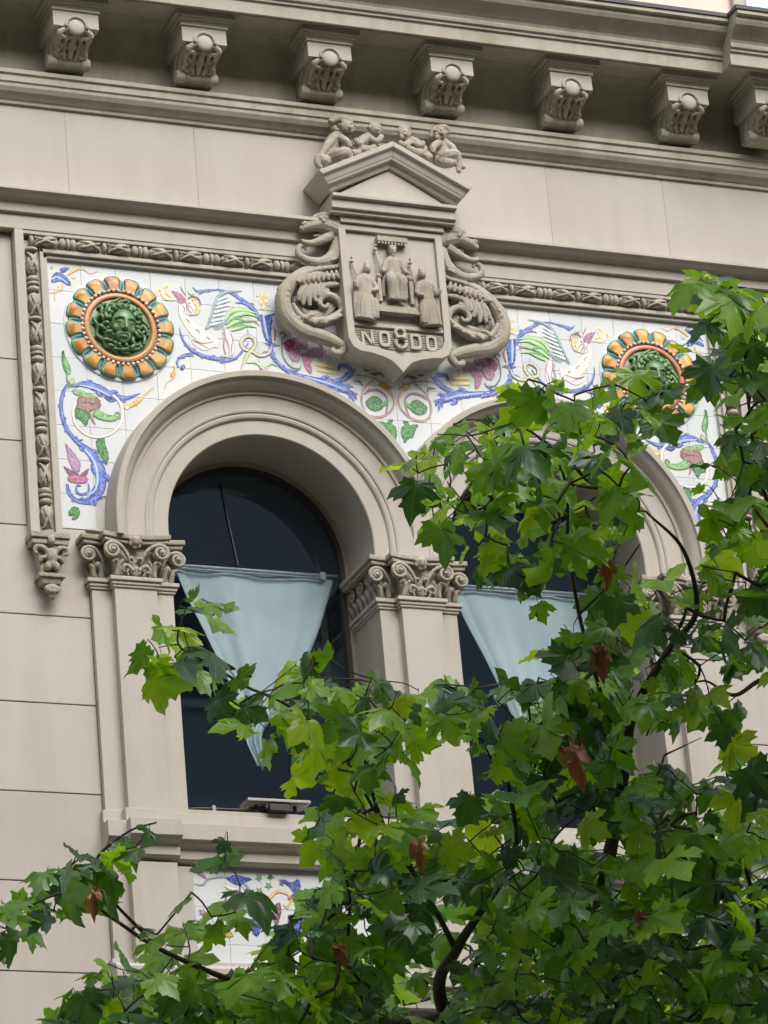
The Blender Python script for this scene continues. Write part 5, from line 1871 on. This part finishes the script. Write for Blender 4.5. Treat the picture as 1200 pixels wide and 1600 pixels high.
putto([('T', ([(845, 185, 24, Y0), (858, 212, 33, Y0), (862, 245, 35, Y0), (850, 280, 36, Y0)],)),
       ('S', (846, 158, 31, Y0 - 0.03, (0.9, 1, 1.05))), ('S', (828, 172, 9, Y0 - 0.06)),
       ('T', ([(800, 175, 9, Y0 - .01), (815, 142, 14, Y0 - .01), (850, 125, 16, Y0 - .01), (880, 132, 14, Y0 - .01), (885, 160, 10, Y0)],)),
       ('T', ([(840, 200, 18, Y0 - 0.03), (812, 220, 16, Y0 - 0.06), (808, 250, 12, Y0 - 0.06)],)),
       ('T', ([(870, 205, 18, Y0 - 0.02), (905, 225, 17, Y0 - 0.05), (920, 262, 13, Y0 - 0.06)],)),
       ('T', ([(860, 275, 30, Y0 - 0.02), (895, 262, 26, Y0 - 0.06), (925, 258, 20, Y0 - 0.07), (935, 300, 15, Y0 - 0.06), (938, 345, 11, Y0 - 0.06)],)),
       ('T', ([(850, 285, 28, Y0), (880, 300, 23, Y0 - 0.05), (920, 295, 17, Y0 - 0.05), (950, 315, 13, Y0 - 0.05), (968, 322, 10, Y0 - 0.05)],)),
       ('S', (840, 285, 30, Y0))])
# ================================================================== PLANE TREE
def leaf_mat(name, stops, trans, tw):
    m = bpy.data.materials.new(name)
    m.use_nodes = True
    nt = m.node_tree
    b = nt.nodes['Principled BSDF']
    out = nt.nodes['Material Output']
    L = nt.links.new
    oi = N(nt, 'ShaderNodeObjectInfo')
    at = N(nt, 'ShaderNodeAttribute', attribute_name='rnd')
    vein = N(nt, 'ShaderNodeAttribute', attribute_name='vein')
    ad = N(nt, 'ShaderNodeMath', operation='ADD')
    L(oi.outputs['Random'], ad.inputs[0])
    L(at.outputs['Fac'], ad.inputs[1])
    fr = N(nt, 'ShaderNodeMath', operation='FRACT')
    L(ad.outputs[0], fr.inputs[0])
    g = N(nt, 'ShaderNodeNewGeometry')
    n1 = N(nt, 'ShaderNodeTexNoise', Scale=16.0, Detail=4.0)
    L(g.outputs['Position'], n1.inputs['Vector'])
    m1 = N(nt, 'ShaderNodeMath', operation='MULTIPLY_ADD')
    L(n1.outputs[0], m1.inputs[0])
    m1.inputs[1].default_value = 0.5
    m1.inputs[2].default_value = -0.25
    a2 = N(nt, 'ShaderNodeMath', operation='ADD')
    L(fr.outputs[0], a2.inputs[0])
    L(m1.outputs[0], a2.inputs[1])
    rp = N(nt, 'ShaderNodeValToRGB')
    el = rp.color_ramp.elements
    el[0].position, el[0].color = stops[0][0], (*stops[0][1], 1)
    el[1].position, el[1].color = stops[-1][0], (*stops[-1][1], 1)
    for p_, c_ in stops[1:-1]:
        e = el.new(p_)
        e.color = (*c_, 1)
    L(a2.outputs[0], rp.inputs[0])
    vr = N(nt, 'ShaderNodeMapRange')
    vr.inputs[1].default_value, vr.inputs[2].default_value = 0.86, 1.0
    vr.inputs[3].default_value, vr.inputs[4].default_value = 0.0, 0.6
    L(vein.outputs['Fac'], vr.inputs[0])
    mx = N(nt, 'ShaderNodeMix', data_type='RGBA')
    L(vr.outputs[0], mx.inputs[0])
    L(rp.outputs[0], mx.inputs[6])
    mx.inputs[7].default_value = (0.16, 0.24, 0.07, 1)
    # underside is paler and duller
    bf = N(nt, 'ShaderNodeMix', data_type='RGBA')
    L(g.outputs['Backfacing'], bf.inputs[0])
    L(mx.outputs[2], bf.inputs[6])
    ml = N(nt, 'ShaderNodeMix', data_type='RGBA', blend_type='MIX')
    ml.inputs[0].default_value = 0.25
    L(mx.outputs[2], ml.inputs[6])
    ml.inputs[7].default_value = (0.12, 0.17, 0.07, 1)
    L(ml.outputs[2], bf.inputs[7])
    L(bf.outputs[2], b.inputs['Base Color'])
    b.inputs['Roughness'].default_value = 0.34
    b.inputs['Specular IOR Level'].default_value = 0.75
    bp = N(nt, 'ShaderNodeBump', Strength=0.35, Distance=0.004)
    L(n1.outputs[0], bp.inputs['Height'])
    L(bp.outputs[0], b.inputs['Normal'])
    tr = N(nt, 'ShaderNodeBsdfTranslucent')
    tm = N(nt, 'ShaderNodeMix', data_type='RGBA', blend_type='MULTIPLY')
    tm.inputs[0].default_value = 1.0
    L(mx.outputs[2], tm.inputs[6])
    tm.inputs[7].default_value = (*trans, 1)
    L(tm.outputs[2], tr.inputs[0])
    ms = N(nt, 'ShaderNodeMixShader')
    ms.inputs[0].default_value = tw
    L(b.outputs[0], ms.inputs[1])
    L(tr.outputs[0], ms.inputs[2])
    L(ms.outputs[0], out.inputs[0])
    return m


M_LEAF = leaf_mat('plane_leaf', [(0.0, (0.020, 0.065, 0.022)), (0.35, (0.042, 0.125, 0.022)), (0.68, (0.098, 0.24, 0.022)), (1.0, (0.24, 0.41, 0.026))], (3.9, 3.2, 0.9), 0.36)
M_YOUNG = leaf_mat('young_plane_leaf', [(0.0, (0.13, 0.31, 0.015)), (0.6, (0.20, 0.40, 0.018)), (1.0, (0.30, 0.48, 0.03))], (2.6, 2.1, 0.8), 0.5)
M_DEAD = leaf_mat('withered_leaf', [(0.0, (0.26, 0.10, 0.03)), (1.0, (0.45, 0.22, 0.08))], (1.6, 1.3, 1.0), 0.25)


def bark_mat():
    m, nt, b = newmat('plane_bark')
    L = nt.links.new
    g = N(nt, 'ShaderNodeNewGeometry')
    n1 = N(nt, 'ShaderNodeTexNoise', Scale=5.0, Detail=5.0)
    n2 = N(nt, 'ShaderNodeTexVoronoi', Scale=9.0)
    L(g.outputs['Position'], n1.inputs['Vector'])
    L(g.outputs['Position'], n2.inputs['Vector'])
    mx = N(nt, 'ShaderNodeMix', data_type='RGBA')
    mx.inputs[6].default_value = (0.035, 0.027, 0.02, 1)
    mx.inputs[7].default_value = (0.11, 0.09, 0.065, 1)
    L(n1.outputs[0], mx.inputs[0])
    L(mx.outputs[2], b.inputs['Base Color'])
    b.inputs['Roughness'].default_value = 0.85
    bp = N(nt, 'ShaderNodeBump', Strength=0.5, Distance=0.01)
    L(n2.outputs[0], bp.inputs['Height'])
    L(bp.outputs[0], b.inputs['Normal'])
    return m


M_BARK = bark_mat()
HALF = [(0.0, 0.07), (0.09, 0.01), (0.20, -0.05), (0.33, 0.0), (0.47, -0.05), (0.46, 0.07), (0.57, 0.13), (0.43, 0.22), (0.54, 0.27), (0.66, 0.33), (0.76, 0.56), (0.60, 0.55), (0.56, 0.65), (0.42, 0.62), (0.31, 0.60), (0.31, 0.70), (0.37, 0.82), (0.22, 0.86), (0.14, 0.97), (0.0, 1.14)]
TIPS = {4, 10, 19}


def leaf_mesh(name, seed, curl=1.0):
    """toothed five-lobed blade, base at the origin, tip along +y, upper side +z; returns verts, faces, vein"""
    r = random.Random(seed)
    out = []
    jit = lambda: r.uniform(-0.04, 0.04)
    for x, y in HALF:
        out.append([x + (jit() if x else 0), y + jit()])
    left = [[-x + jit(), y + jit()] for x, y in HALF[1:-1]][::-1]
    pts = out + left
    n = len(pts)
    hub = (0.0, 0.22)
    fold = r.uniform(0.05, 0.5) * curl
    droop = r.uniform(0.05, 0.75) * curl
    tw = r.uniform(-0.18, 0.18) * curl
    wav = r.uniform(0.02, 0.09) * curl
    tips = [4, 10, 19, n - 10, n - 4]

    def z(x, y):
        d2 = x * x + (y - 0.2) ** 2
        return fold * abs(x) * 0.7 - droop * d2 + tw * x * y + wav * math.sin(9 * x + 7 * y + seed)
    V = [(0, 0.22, z(0, 0.22))]
    vein = [1.0]
    for fac in (0.5, 1.0):
        for i, (x, y) in enumerate(pts):
            xx, yy = hub[0] + (x - hub[0]) * fac, hub[1] + (y - hub[1]) * fac
            tip = i in tips
            V.append((xx, yy, z(xx, yy) - (0.0 if tip else 0.012)))
            vein.append(1.0 if tip or i == 0 else 0.0)
    F = []
    for i in range(n):
        j = (i + 1) % n
        F.append((0, 1 + i, 1 + j))
        F.append((1 + i, 1 + n + i, 1 + n + j, 1 + j))
    # petiole
    return V, F, vein


def leaf_data(name, seed, mat, curl=1.0):
    V, F, vein = leaf_mesh(name, seed, curl)
    me = bpy.data.meshes.new(name)
    me.from_pydata(V, [], F)
    a = me.attributes.new('vein', 'FLOAT', 'POINT')
    a.data.foreach_set('value', vein)
    for p_ in me.polygons:
        p_.use_smooth = True
    me.materials.append(mat)
    return me, V, F, vein


NV = 16
LV = [leaf_data('leaf', 11 + k, M_LEAF) for k in range(NV)]
YV = [leaf_data('leaf', 31 + k, M_YOUNG) for k in range(9)]
DV = [leaf_data('leaf', 51 + k, M_DEAD, 3.2) for k in range(3)]

limbs = [
    [(880, 2050, 15.3, .085), (885, 1880, 15.2, .06), (892, 1700, 15.1, .045), (915, 1540, 15.0, .034), (950, 1350, 14.8, .026), (976, 1205, 14.6, .020), (990, 1115, 14.5, .017), (1045, 1015, 14.4, .013), (1088, 955, 14.3, .010), (1068, 860, 14.2, .007), (1010, 800, 14.1, .004)],
    [(885, 1880, 15.2, .055), (770, 1740, 15.0, .038), (688, 1560, 14.8, .025), (713, 1485, 14.6, .019), (747, 1430, 14.5, .015), (805, 1330, 14.4, .010), (790, 1200, 14.3, .007)],
    [(713, 1485, 14.6, .012), (667, 1397, 14.5, .008), (605, 1300, 14.3, .007), (572, 1200, 14.2, .006), (565, 1090, 14.2, .004)],
    [(700, 1590, 14.8, .022), (560, 1600, 14.4, .017), (375, 1537, 14.1, .011), (250, 1483, 13.9, .008), (179, 1437, 13.8, .006), (110, 1395, 13.7, .005), (35, 1420, 13.6, .003)],
    [(250, 1483, 13.9, .007), (170, 1400, 13.8, .005), (150, 1345, 13.8, .005), (200, 1300, 13.8, .004), (245, 1285, 13.8, .003)],
    [(605, 1300, 14.3, .006), (520, 1160, 14.2, .006), (448, 1101, 14.1, .006), (385, 1073, 14.1, .005), (330, 1038, 14.0, .005), (279, 1007, 14.0, .004), (290, 950, 14.0, .002)],
    [(976, 1205, 14.6, .010), (935, 1070, 14.4, .008), (905, 960, 14.3, .007), (888, 850, 14.2, .006), (880, 740, 14.1, .005), (820, 670, 14.0, .004), (745, 700, 14.0, .002)],
    [(892, 1700, 15.1, .035), (1090, 1650, 15.0, .024), (1182, 1480, 14.6, .011), (1160, 1335, 14.4, .007), (1135, 1205, 14.3, .004)],
    [(1090, 1650, 15.0, .024), (1310, 1380, 14.7, .019), (1265, 1110, 14.4, .012), (1200, 1062, 14.3, .009), (1150, 1086, 14.2, .007), (1118, 1072, 14.2, .004)],
    [(1265, 1110, 14.4, .012), (1238, 900, 14.2, .009), (1185, 740, 14.0, .007), (1165, 600, 13.9, .005), (1128, 450, 13.8, .003)],
    [(905, 960, 14.3, .005), (960, 905, 14.2, .004), (1000, 850, 14.2, .003)],
    [(560, 1600, 14.4, .012), (430, 1640, 14.0, .008), (260, 1600, 13.8, .005), (120, 1560, 13.7, .003)],
    [(1010, 1150, 14.6, .004), (1022, 1122, 14.6, .003), (1035, 1130, 14.6, .0015)],
    [(1038, 1180, 14.5, .004), (1070, 1165, 14.5, .0025), (1097, 1152, 14.5, .0012)],
]
# foliage areas in the photograph: outline, spacing in pixels, depth range, share of young leaves
AREAS = [
    ([(1085, 430), (1125, 420), (1200, 450), (1260, 480), (1260, 850), (1130, 840), (1100, 780), (1120, 700), (1130, 640), (1110, 570), (1125, 520), (1095, 490)], 31, (13.5, 14.4), .14),
    ([(650, 700), (700, 660), (790, 640), (815, 590), (880, 580), (940, 615), (980, 575), (1045, 600), (1040, 640), (975, 690), (1000, 730), (1010, 790), (960, 850), (900, 880), (840, 930), (790, 880), (740, 890), (720, 830), (680, 820), (650, 770)], 32, (13.6, 14.4), .45),
    ([(960, 860), (1040, 900), (1110, 850), (1200, 830), (1260, 900), (1240, 1040), (1150, 1020), (1120, 980), (1060, 990), (990, 940), (930, 930)], 37, (13.8, 14.6), .06),
    ([(850, 1015), (900, 970), (960, 950), (1010, 1000), (1080, 1010), (1120, 970), (1140, 1030), (1095, 1060), (1140, 1095), (1140, 1135), (1100, 1110), (1050, 1125), (1000, 1080), (960, 1130), (955, 1180), (900, 1120), (870, 1060)], 31, (13.9, 14.8), .05),
    ([(365, 1085), (440, 1060), (490, 1010), (540, 1050), (610, 1065), (640, 1100), (640, 1180), (615, 1250), (640, 1330), (560, 1340), (480, 1330), (490, 1280), (520, 1200), (450, 1150), (420, 1150), (380, 1130)], 31, (13.6, 14.6), .45),
    ([(640, 1080), (700, 1055), (760, 1075), (820, 1055), (880, 1065), (930, 1085), (960, 1180), (930, 1250), (850, 1260), (780, 1200), (720, 1150), (680, 1120)], 30, (14.0, 14.9), .18),
    ([(640, 1250), (740, 1230), (850, 1240), (960, 1220), (1040, 1190), (1100, 1240), (1140, 1180), (1200, 1190), (1300, 1200), (1300, 1380), (1150, 1390), (1080, 1380), (980, 1400), (880, 1380), (760, 1380), (660, 1370), (560, 1350)], 29, (13.8, 15.2), .2),
    ([(470, 1400), (540, 1340), (660, 1360), (640, 1480), (560, 1560), (700, 1600), (700, 1700), (90, 1700), (95, 1560), (170, 1505), (260, 1500), (350, 1520), (400, 1500)], 24, (13.3, 14.9), .08),
    ([(720, 1500), (760, 1380), (900, 1390), (1000, 1400), (1090, 1410), (1200, 1400), (1320, 1380), (1320, 1720), (700, 1720), (690, 1600)], 24, (13.6, 15.4), .09),
    ([(10, 1410), (90, 1345), (160, 1320), (200, 1295), (240, 1290), (205, 1340), (185, 1390), (150, 1410), (110, 1430), (60, 1430), (20, 1450)], 30, (13.5, 14.0), .22),
    ([(-60, 1400), (10, 1400), (10, 1470), (-60, 1500)], 34, (13.5, 14.0), .05),
    ([(235, 1020), (280, 945), (320, 930), (355, 950), (320, 985), (340, 1030), (375, 1045), (320, 1050), (265, 1055)], 34, (13.8, 14.2), .10),
    ([(190, 1440), (240, 1450), (300, 1440), (330, 1400), (360, 1400), (370, 1440), (300, 1480), (240, 1490)], 42, (13.6, 14.2), .03),
]
HOLES = [(850, 1180, 16), (960, 1290, 14), (1090, 1330, 16), (1180, 1420, 16), (930, 780, 16), (790, 790, 12), (1130, 880, 18), (620, 1400, 14), (800, 1480, 12), (1050, 1560, 12), (400, 1570, 12), (250, 1560, 10), (665, 1120, 24), (700, 1185, 26), (1060, 1150, 40), (1110, 1160, 40), (1180, 1160, 40), (1180, 1100, 30), (980, 1310, 18), (620, 1210, 14), (760, 1270, 14), (1120, 1290, 20), (870, 1450, 14), (1000, 1500, 14), (560, 1450, 16), (480, 1370, 24), (1070, 900, 20), (990, 880, 18), (1020, 760, 24), (1085, 1150, 26), (1150, 1140, 34), (715, 1455, 30), (690, 1245, 34), (450, 1405, 26), (425, 1440, 22), (1095, 1400, 24), (1000, 1385, 16), (880, 1100, 0), (1010, 745, 26), (700, 1170, 22), (345, 1440, 14), (300, 1440, 14), (1185, 1130, 30)]


def inside(x, y, poly):
    c_ = False
    j = len(poly) - 1
    for i in range(len(poly)):
        xi, yi = poly[i]
        xj, yj = poly[j]
        if (yi > y) != (yj > y) and x < (xj - xi) * (y - yi) / (yj - yi) + xi:
            c_ = not c_
        j = i
    return c_


TR_ = random.Random(21)
spots = []            # px, py, t, young share
for poly, sp, (t0, t1), yg in AREAS:
    sp *= 0.76
    xs = [q[0] for q in poly]
    ys = [q[1] for q in poly]
    mine = []
    fails = 0
    while fails < 260:
        x = TR_.uniform(min(xs), max(xs))
        y = TR_.uniform(min(ys), max(ys))
        if not inside(x, y, poly) or any(math.hypot(x - a, y - b) < r_ for a, b, r_ in HOLES):
            fails += 0.2
            continue
        t = TR_.uniform(t0, t1)
        if any(math.hypot(x - a, y - b) < sp * (1.0 if abs(t - tt) < 0.4 else 0.7) for a, b, tt, _ in mine):
            fails += 1
            continue
        mine.append((x, y, t, yg))
        fails = 0
    spots += mine
EXTRA = [(1095, 437, 13.7, 1.0), (632, 722, 13.9, 1.0), (345, 945, 13.9, .0), (280, 945, 13.9, 0.0), (232, 1000, 13.9, .4), (250, 1045, 13.9, 0.0), (330, 1075, 13.9, 0.0), (450, 1208, 13.8, 1.0), (860, 1055, 13.9, .6), (740, 1110, 13.9, 1.0), (1060, 545, 13.8, 1.0),
         (1135, 1160, 14.0, .9), (120, 1330, 13.6, .2), (230, 1060, 13.9, 0.0), (385, 1110, 13.9, .2), (355, 1300, 13.8, .0), (300, 1395, 13.7, .0), (255, 1525, 13.4, 0.0), (350, 1345, 13.7, .3), (375, 1385, 13.6, .1), (1005, 1240, 13.6, 0.0), (1040, 1340, 13.6, 0.0)]
spots += EXTRA
# crown that goes on below and beside the picture
for _ in range(260):
    x, y = TR_.uniform(-100, 1750), TR_.uniform(380, 2050)
    if x < 1290 and y < 1700:
        continue
    if (x - 960) ** 2 / 560 ** 2 + (y - 1400) ** 2 / 560 ** 2 > 1:
        continue
    spots.append((x, y, TR_.uniform(13.4, 16.8), .05))
for _ in range(140):   # depth behind the visible mass
    x, y = TR_.uniform(480, 1300), TR_.uniform(1360, 1800)
    spots.append((x, y, TR_.uniform(15.0, 16.8), .02))

trunk_top = ray(880, 2050, 15.3)
PT = bpy.data.objects.new('plane_tree', None)
COL.objects.link(PT)
base = Vector((trunk_top.x + 0.25, trunk_top.y + 0.15, 0.0))
PT.location = base
tag(PT, 'leafy plane tree with lobed leaves and thin dark branches in front of the building', 'tree')


class WB(MB):
    pass


def wbuild(mb, name, mat, smooth=True):
    b2 = MB()
    b2.v = [(x - base.x, y - base.y, z - base.z) for x, y, z in mb.v]
    b2.f = mb.f
    return b2.build(name, mat, PT, smooth=smooth)


tk = MB()
b0 = base
tk.tube([(b0.x, b0.y, -0.12, .21), (b0.x, b0.y, .25, .165), (b0.x - .03, b0.y, 1.6, .145), (b0.x - .08, b0.y - .04, 3.2, .125), (trunk_top.x, trunk_top.y, trunk_top.z, .088)], 16, 6)
wbuild(tk, 'trunk', M_BARK)
nodes = []
for lm_ in limbs:
    mb = MB()
    pts = []
    for x, y, t, r_ in lm_:
        q = ray(x, y, t)
        pts.append((q.x, q.y, q.z, r_))
    mb.tube(pts, 9, 7)
    wbuild(mb, 'limb', M_BARK)
    for q in cr(pts, 5):
        if q[3] < 0.05:
            nodes.append((Vector(q[:3].tolist()), float(q[3])))

# leaves: each hangs from a twig that grows from the nearest wood (Prim's tree)
leafpos = [ray(x, y, t) for x, y, t, _ in spots]
A = np.array([v[:] for v, _ in nodes])
Lp = np.array([v[:] for v in leafpos])
n0, nl = len(A), len(Lp)
allp = np.vstack([A, Lp])
dist = np.full(nl, 1e9)
par = np.zeros(nl, int)
for i in range(nl):
    d = np.linalg.norm(A - Lp[i], axis=1)
    k = int(np.argmin(d))
    dist[i], par[i] = d[k], k
done_ = np.zeros(nl, bool)
order = []
for _ in range(nl):
    i = int(np.argmin(np.where(done_, 1e9, dist)))
    done_[i] = True
    order.append(i)
    d = np.linalg.norm(Lp - Lp[i], axis=1) + 0.02
    up = (~done_) & (d < dist)
    dist[up] = d[up]
    par[up] = n0 + i
desc = np.ones(nl, int)
for i in reversed(order):
    if par[i] >= n0:
        desc[par[i] - n0] += desc[i]
tw = MB()
OUT = Vector((-FW[0], -FW[1], 0)).normalized()
UPV = Vector((0, 0, 1))
info = []
nodepos = {}
for i in order:
    p_ = Vector(Lp[i])
    a = Vector(A[par[i]]) if par[i] < n0 else nodepos[par[i] - n0]
    nodepos[i] = p_
    x, y, t, yg = spots[i]
    r_ = 0.0014 + 0.0008 * math.sqrt(desc[i])
    r_ = min(r_, nodes[par[i]][1] if par[i] < n0 else 0.006)
    mid = (a + p_) / 2 + Vector((TR_.uniform(-1, 1), TR_.uniform(-1, 1), TR_.uniform(-.6, 1))) * (a - p_).length * 0.10
    tw.tube([(*a, r_ * 1.15), (*mid, r_), (*p_, max(0.0012, r_ * 0.8))], 5, 2)
    # blade
    nrm = (OUT * TR_.uniform(0.35, 1.0) + UPV * TR_.uniform(0.2, 0.95) + Vector((TR_.gauss(0, .55), TR_.gauss(0, .5), TR_.gauss(0, .4)))).normalized()
    tip = (Vector((TR_.gauss(0, 1), TR_.gauss(0, 1), 0)) * 0.6 + OUT * 0.25 - UPV * TR_.uniform(0.2, 1.1))
    tip = (tip - nrm * tip.dot(nrm)).normalized()
    sx = tip.cross(nrm)
    size = TR_.choice((0.06, 0.085, 0.10, 0.11, 0.12, 0.13, 0.15)) * TR_.uniform(0.85, 1.12)
    pet = tip * TR_.uniform(0.02, 0.06) - UPV * 0.01
    org = p_ + pet * 1.0 - tip * size * 0.35
    tw.tube([(*p_, 0.0013), (*((p_ + org) / 2 + UPV * 0.012), 0.0012), (*(org + tip * size * 0.2), 0.0010)], 4, 2)
    M3 = Matrix((sx, tip, nrm)).transposed()
    kind = 'y' if TR_.random() < yg else 'l'
    inframe = -40 < x < 1240 and 380 < y < 1640
    info.append((i, org, M3, size, kind, inframe, t, y))
# all twigs in one mesh: thousands of hair-thin pieces
b2 = MB()
b2.v = [(x - base.x, y - base.y, z - base.z) for x, y, z in tw.v]
b2.f = tw.f
o = b2.build('twigs', M_BARK, PT, smooth=True)
o['kind'] = 'stuff'

vis = [q for q in info if q[5]]
vis.sort(key=lambda q: q[6] - 0.6 * q[3] * 5 - (0.8 if q[4] == 'y' else 0) + (0.25 if q[7] > 1500 else 0))
single = set(q[0] for q in vis[:300])
stuffs = {'l': ([], [], [], []), 'y': ([], [], [], [])}
for (i, org, M3, size, kind, inf, t, y) in info:
    bank = LV if kind == 'l' else YV
    me, V, F, vein = bank[i % len(bank)]
    if i in single:
        ob = bpy.data.objects.new('leaf', me)
        COL.objects.link(ob)
        ob.parent = PT
        m4 = M3.to_4x4()
        ob.matrix_local = Matrix.Translation(org - base) @ m4 @ Matrix.Scale(size, 4)
    else:
        v_, f_, ve_, rn_ = stuffs[kind]
        o_ = len(v_)
        rv = TR_.random()
        for q in V:
            w_ = org + M3 @ (Vector(q) * size) - base
            v_.append(w_[:])
        f_ += [tuple(k + o_ for k in q) for q in F]
        ve_ += vein
        rn_ += [rv] * len(V)
for kind, (v_, f_, ve_, rn_) in stuffs.items():
    if not v_:
        continue
    me = bpy.data.meshes.new('foliage')
    me.from_pydata(v_, [], f_)
    a_ = me.attributes.new('vein', 'FLOAT', 'POINT')
    a_.data.foreach_set('value', ve_)
    a_ = me.attributes.new('rnd', 'FLOAT', 'POINT')
    a_.data.foreach_set('value', rn_)
    me.polygons.foreach_set('use_smooth', [True] * len(me.polygons))
    me.materials.append(M_LEAF if kind == 'l' else M_YOUNG)
    ob = bpy.data.objects.new('foliage', me)
    COL.objects.link(ob)
    ob.parent = PT
    ob['kind'] = 'stuff'
# withered leaves caught in the crown
for k, (x, y, t, s_) in enumerate(((902, 1190, 13.75, .12), (950, 893, 13.8, .075), (938, 1032, 13.8, .10), (145, 1406, 13.45, .085), (655, 1330, 13.6, .09), (530, 1490, 13.4, .07), (1000, 1190 + 250, 13.6, .07))):
    ob = bpy.data.objects.new('withered_leaf', DV[k % 3][0])
    COL.objects.link(ob)
    ob.parent = PT
    p_ = ray(x, y, t)
    nrm = (OUT + Vector((TR_.gauss(0, .4), 0, TR_.gauss(0, .3)))).normalized()
    tip = (-UPV - nrm * (-UPV).dot(nrm)).normalized()
    M3 = Matrix((tip.cross(nrm), tip, nrm)).transposed().to_4x4()
    ob.matrix_local = Matrix.Translation(p_ - tip * s_ * .5 - base) @ M3 @ Matrix.Diagonal((s_ * .55, s_ * 1.1, s_, 1))
print('leaves', len(info), 'in frame', len(vis))
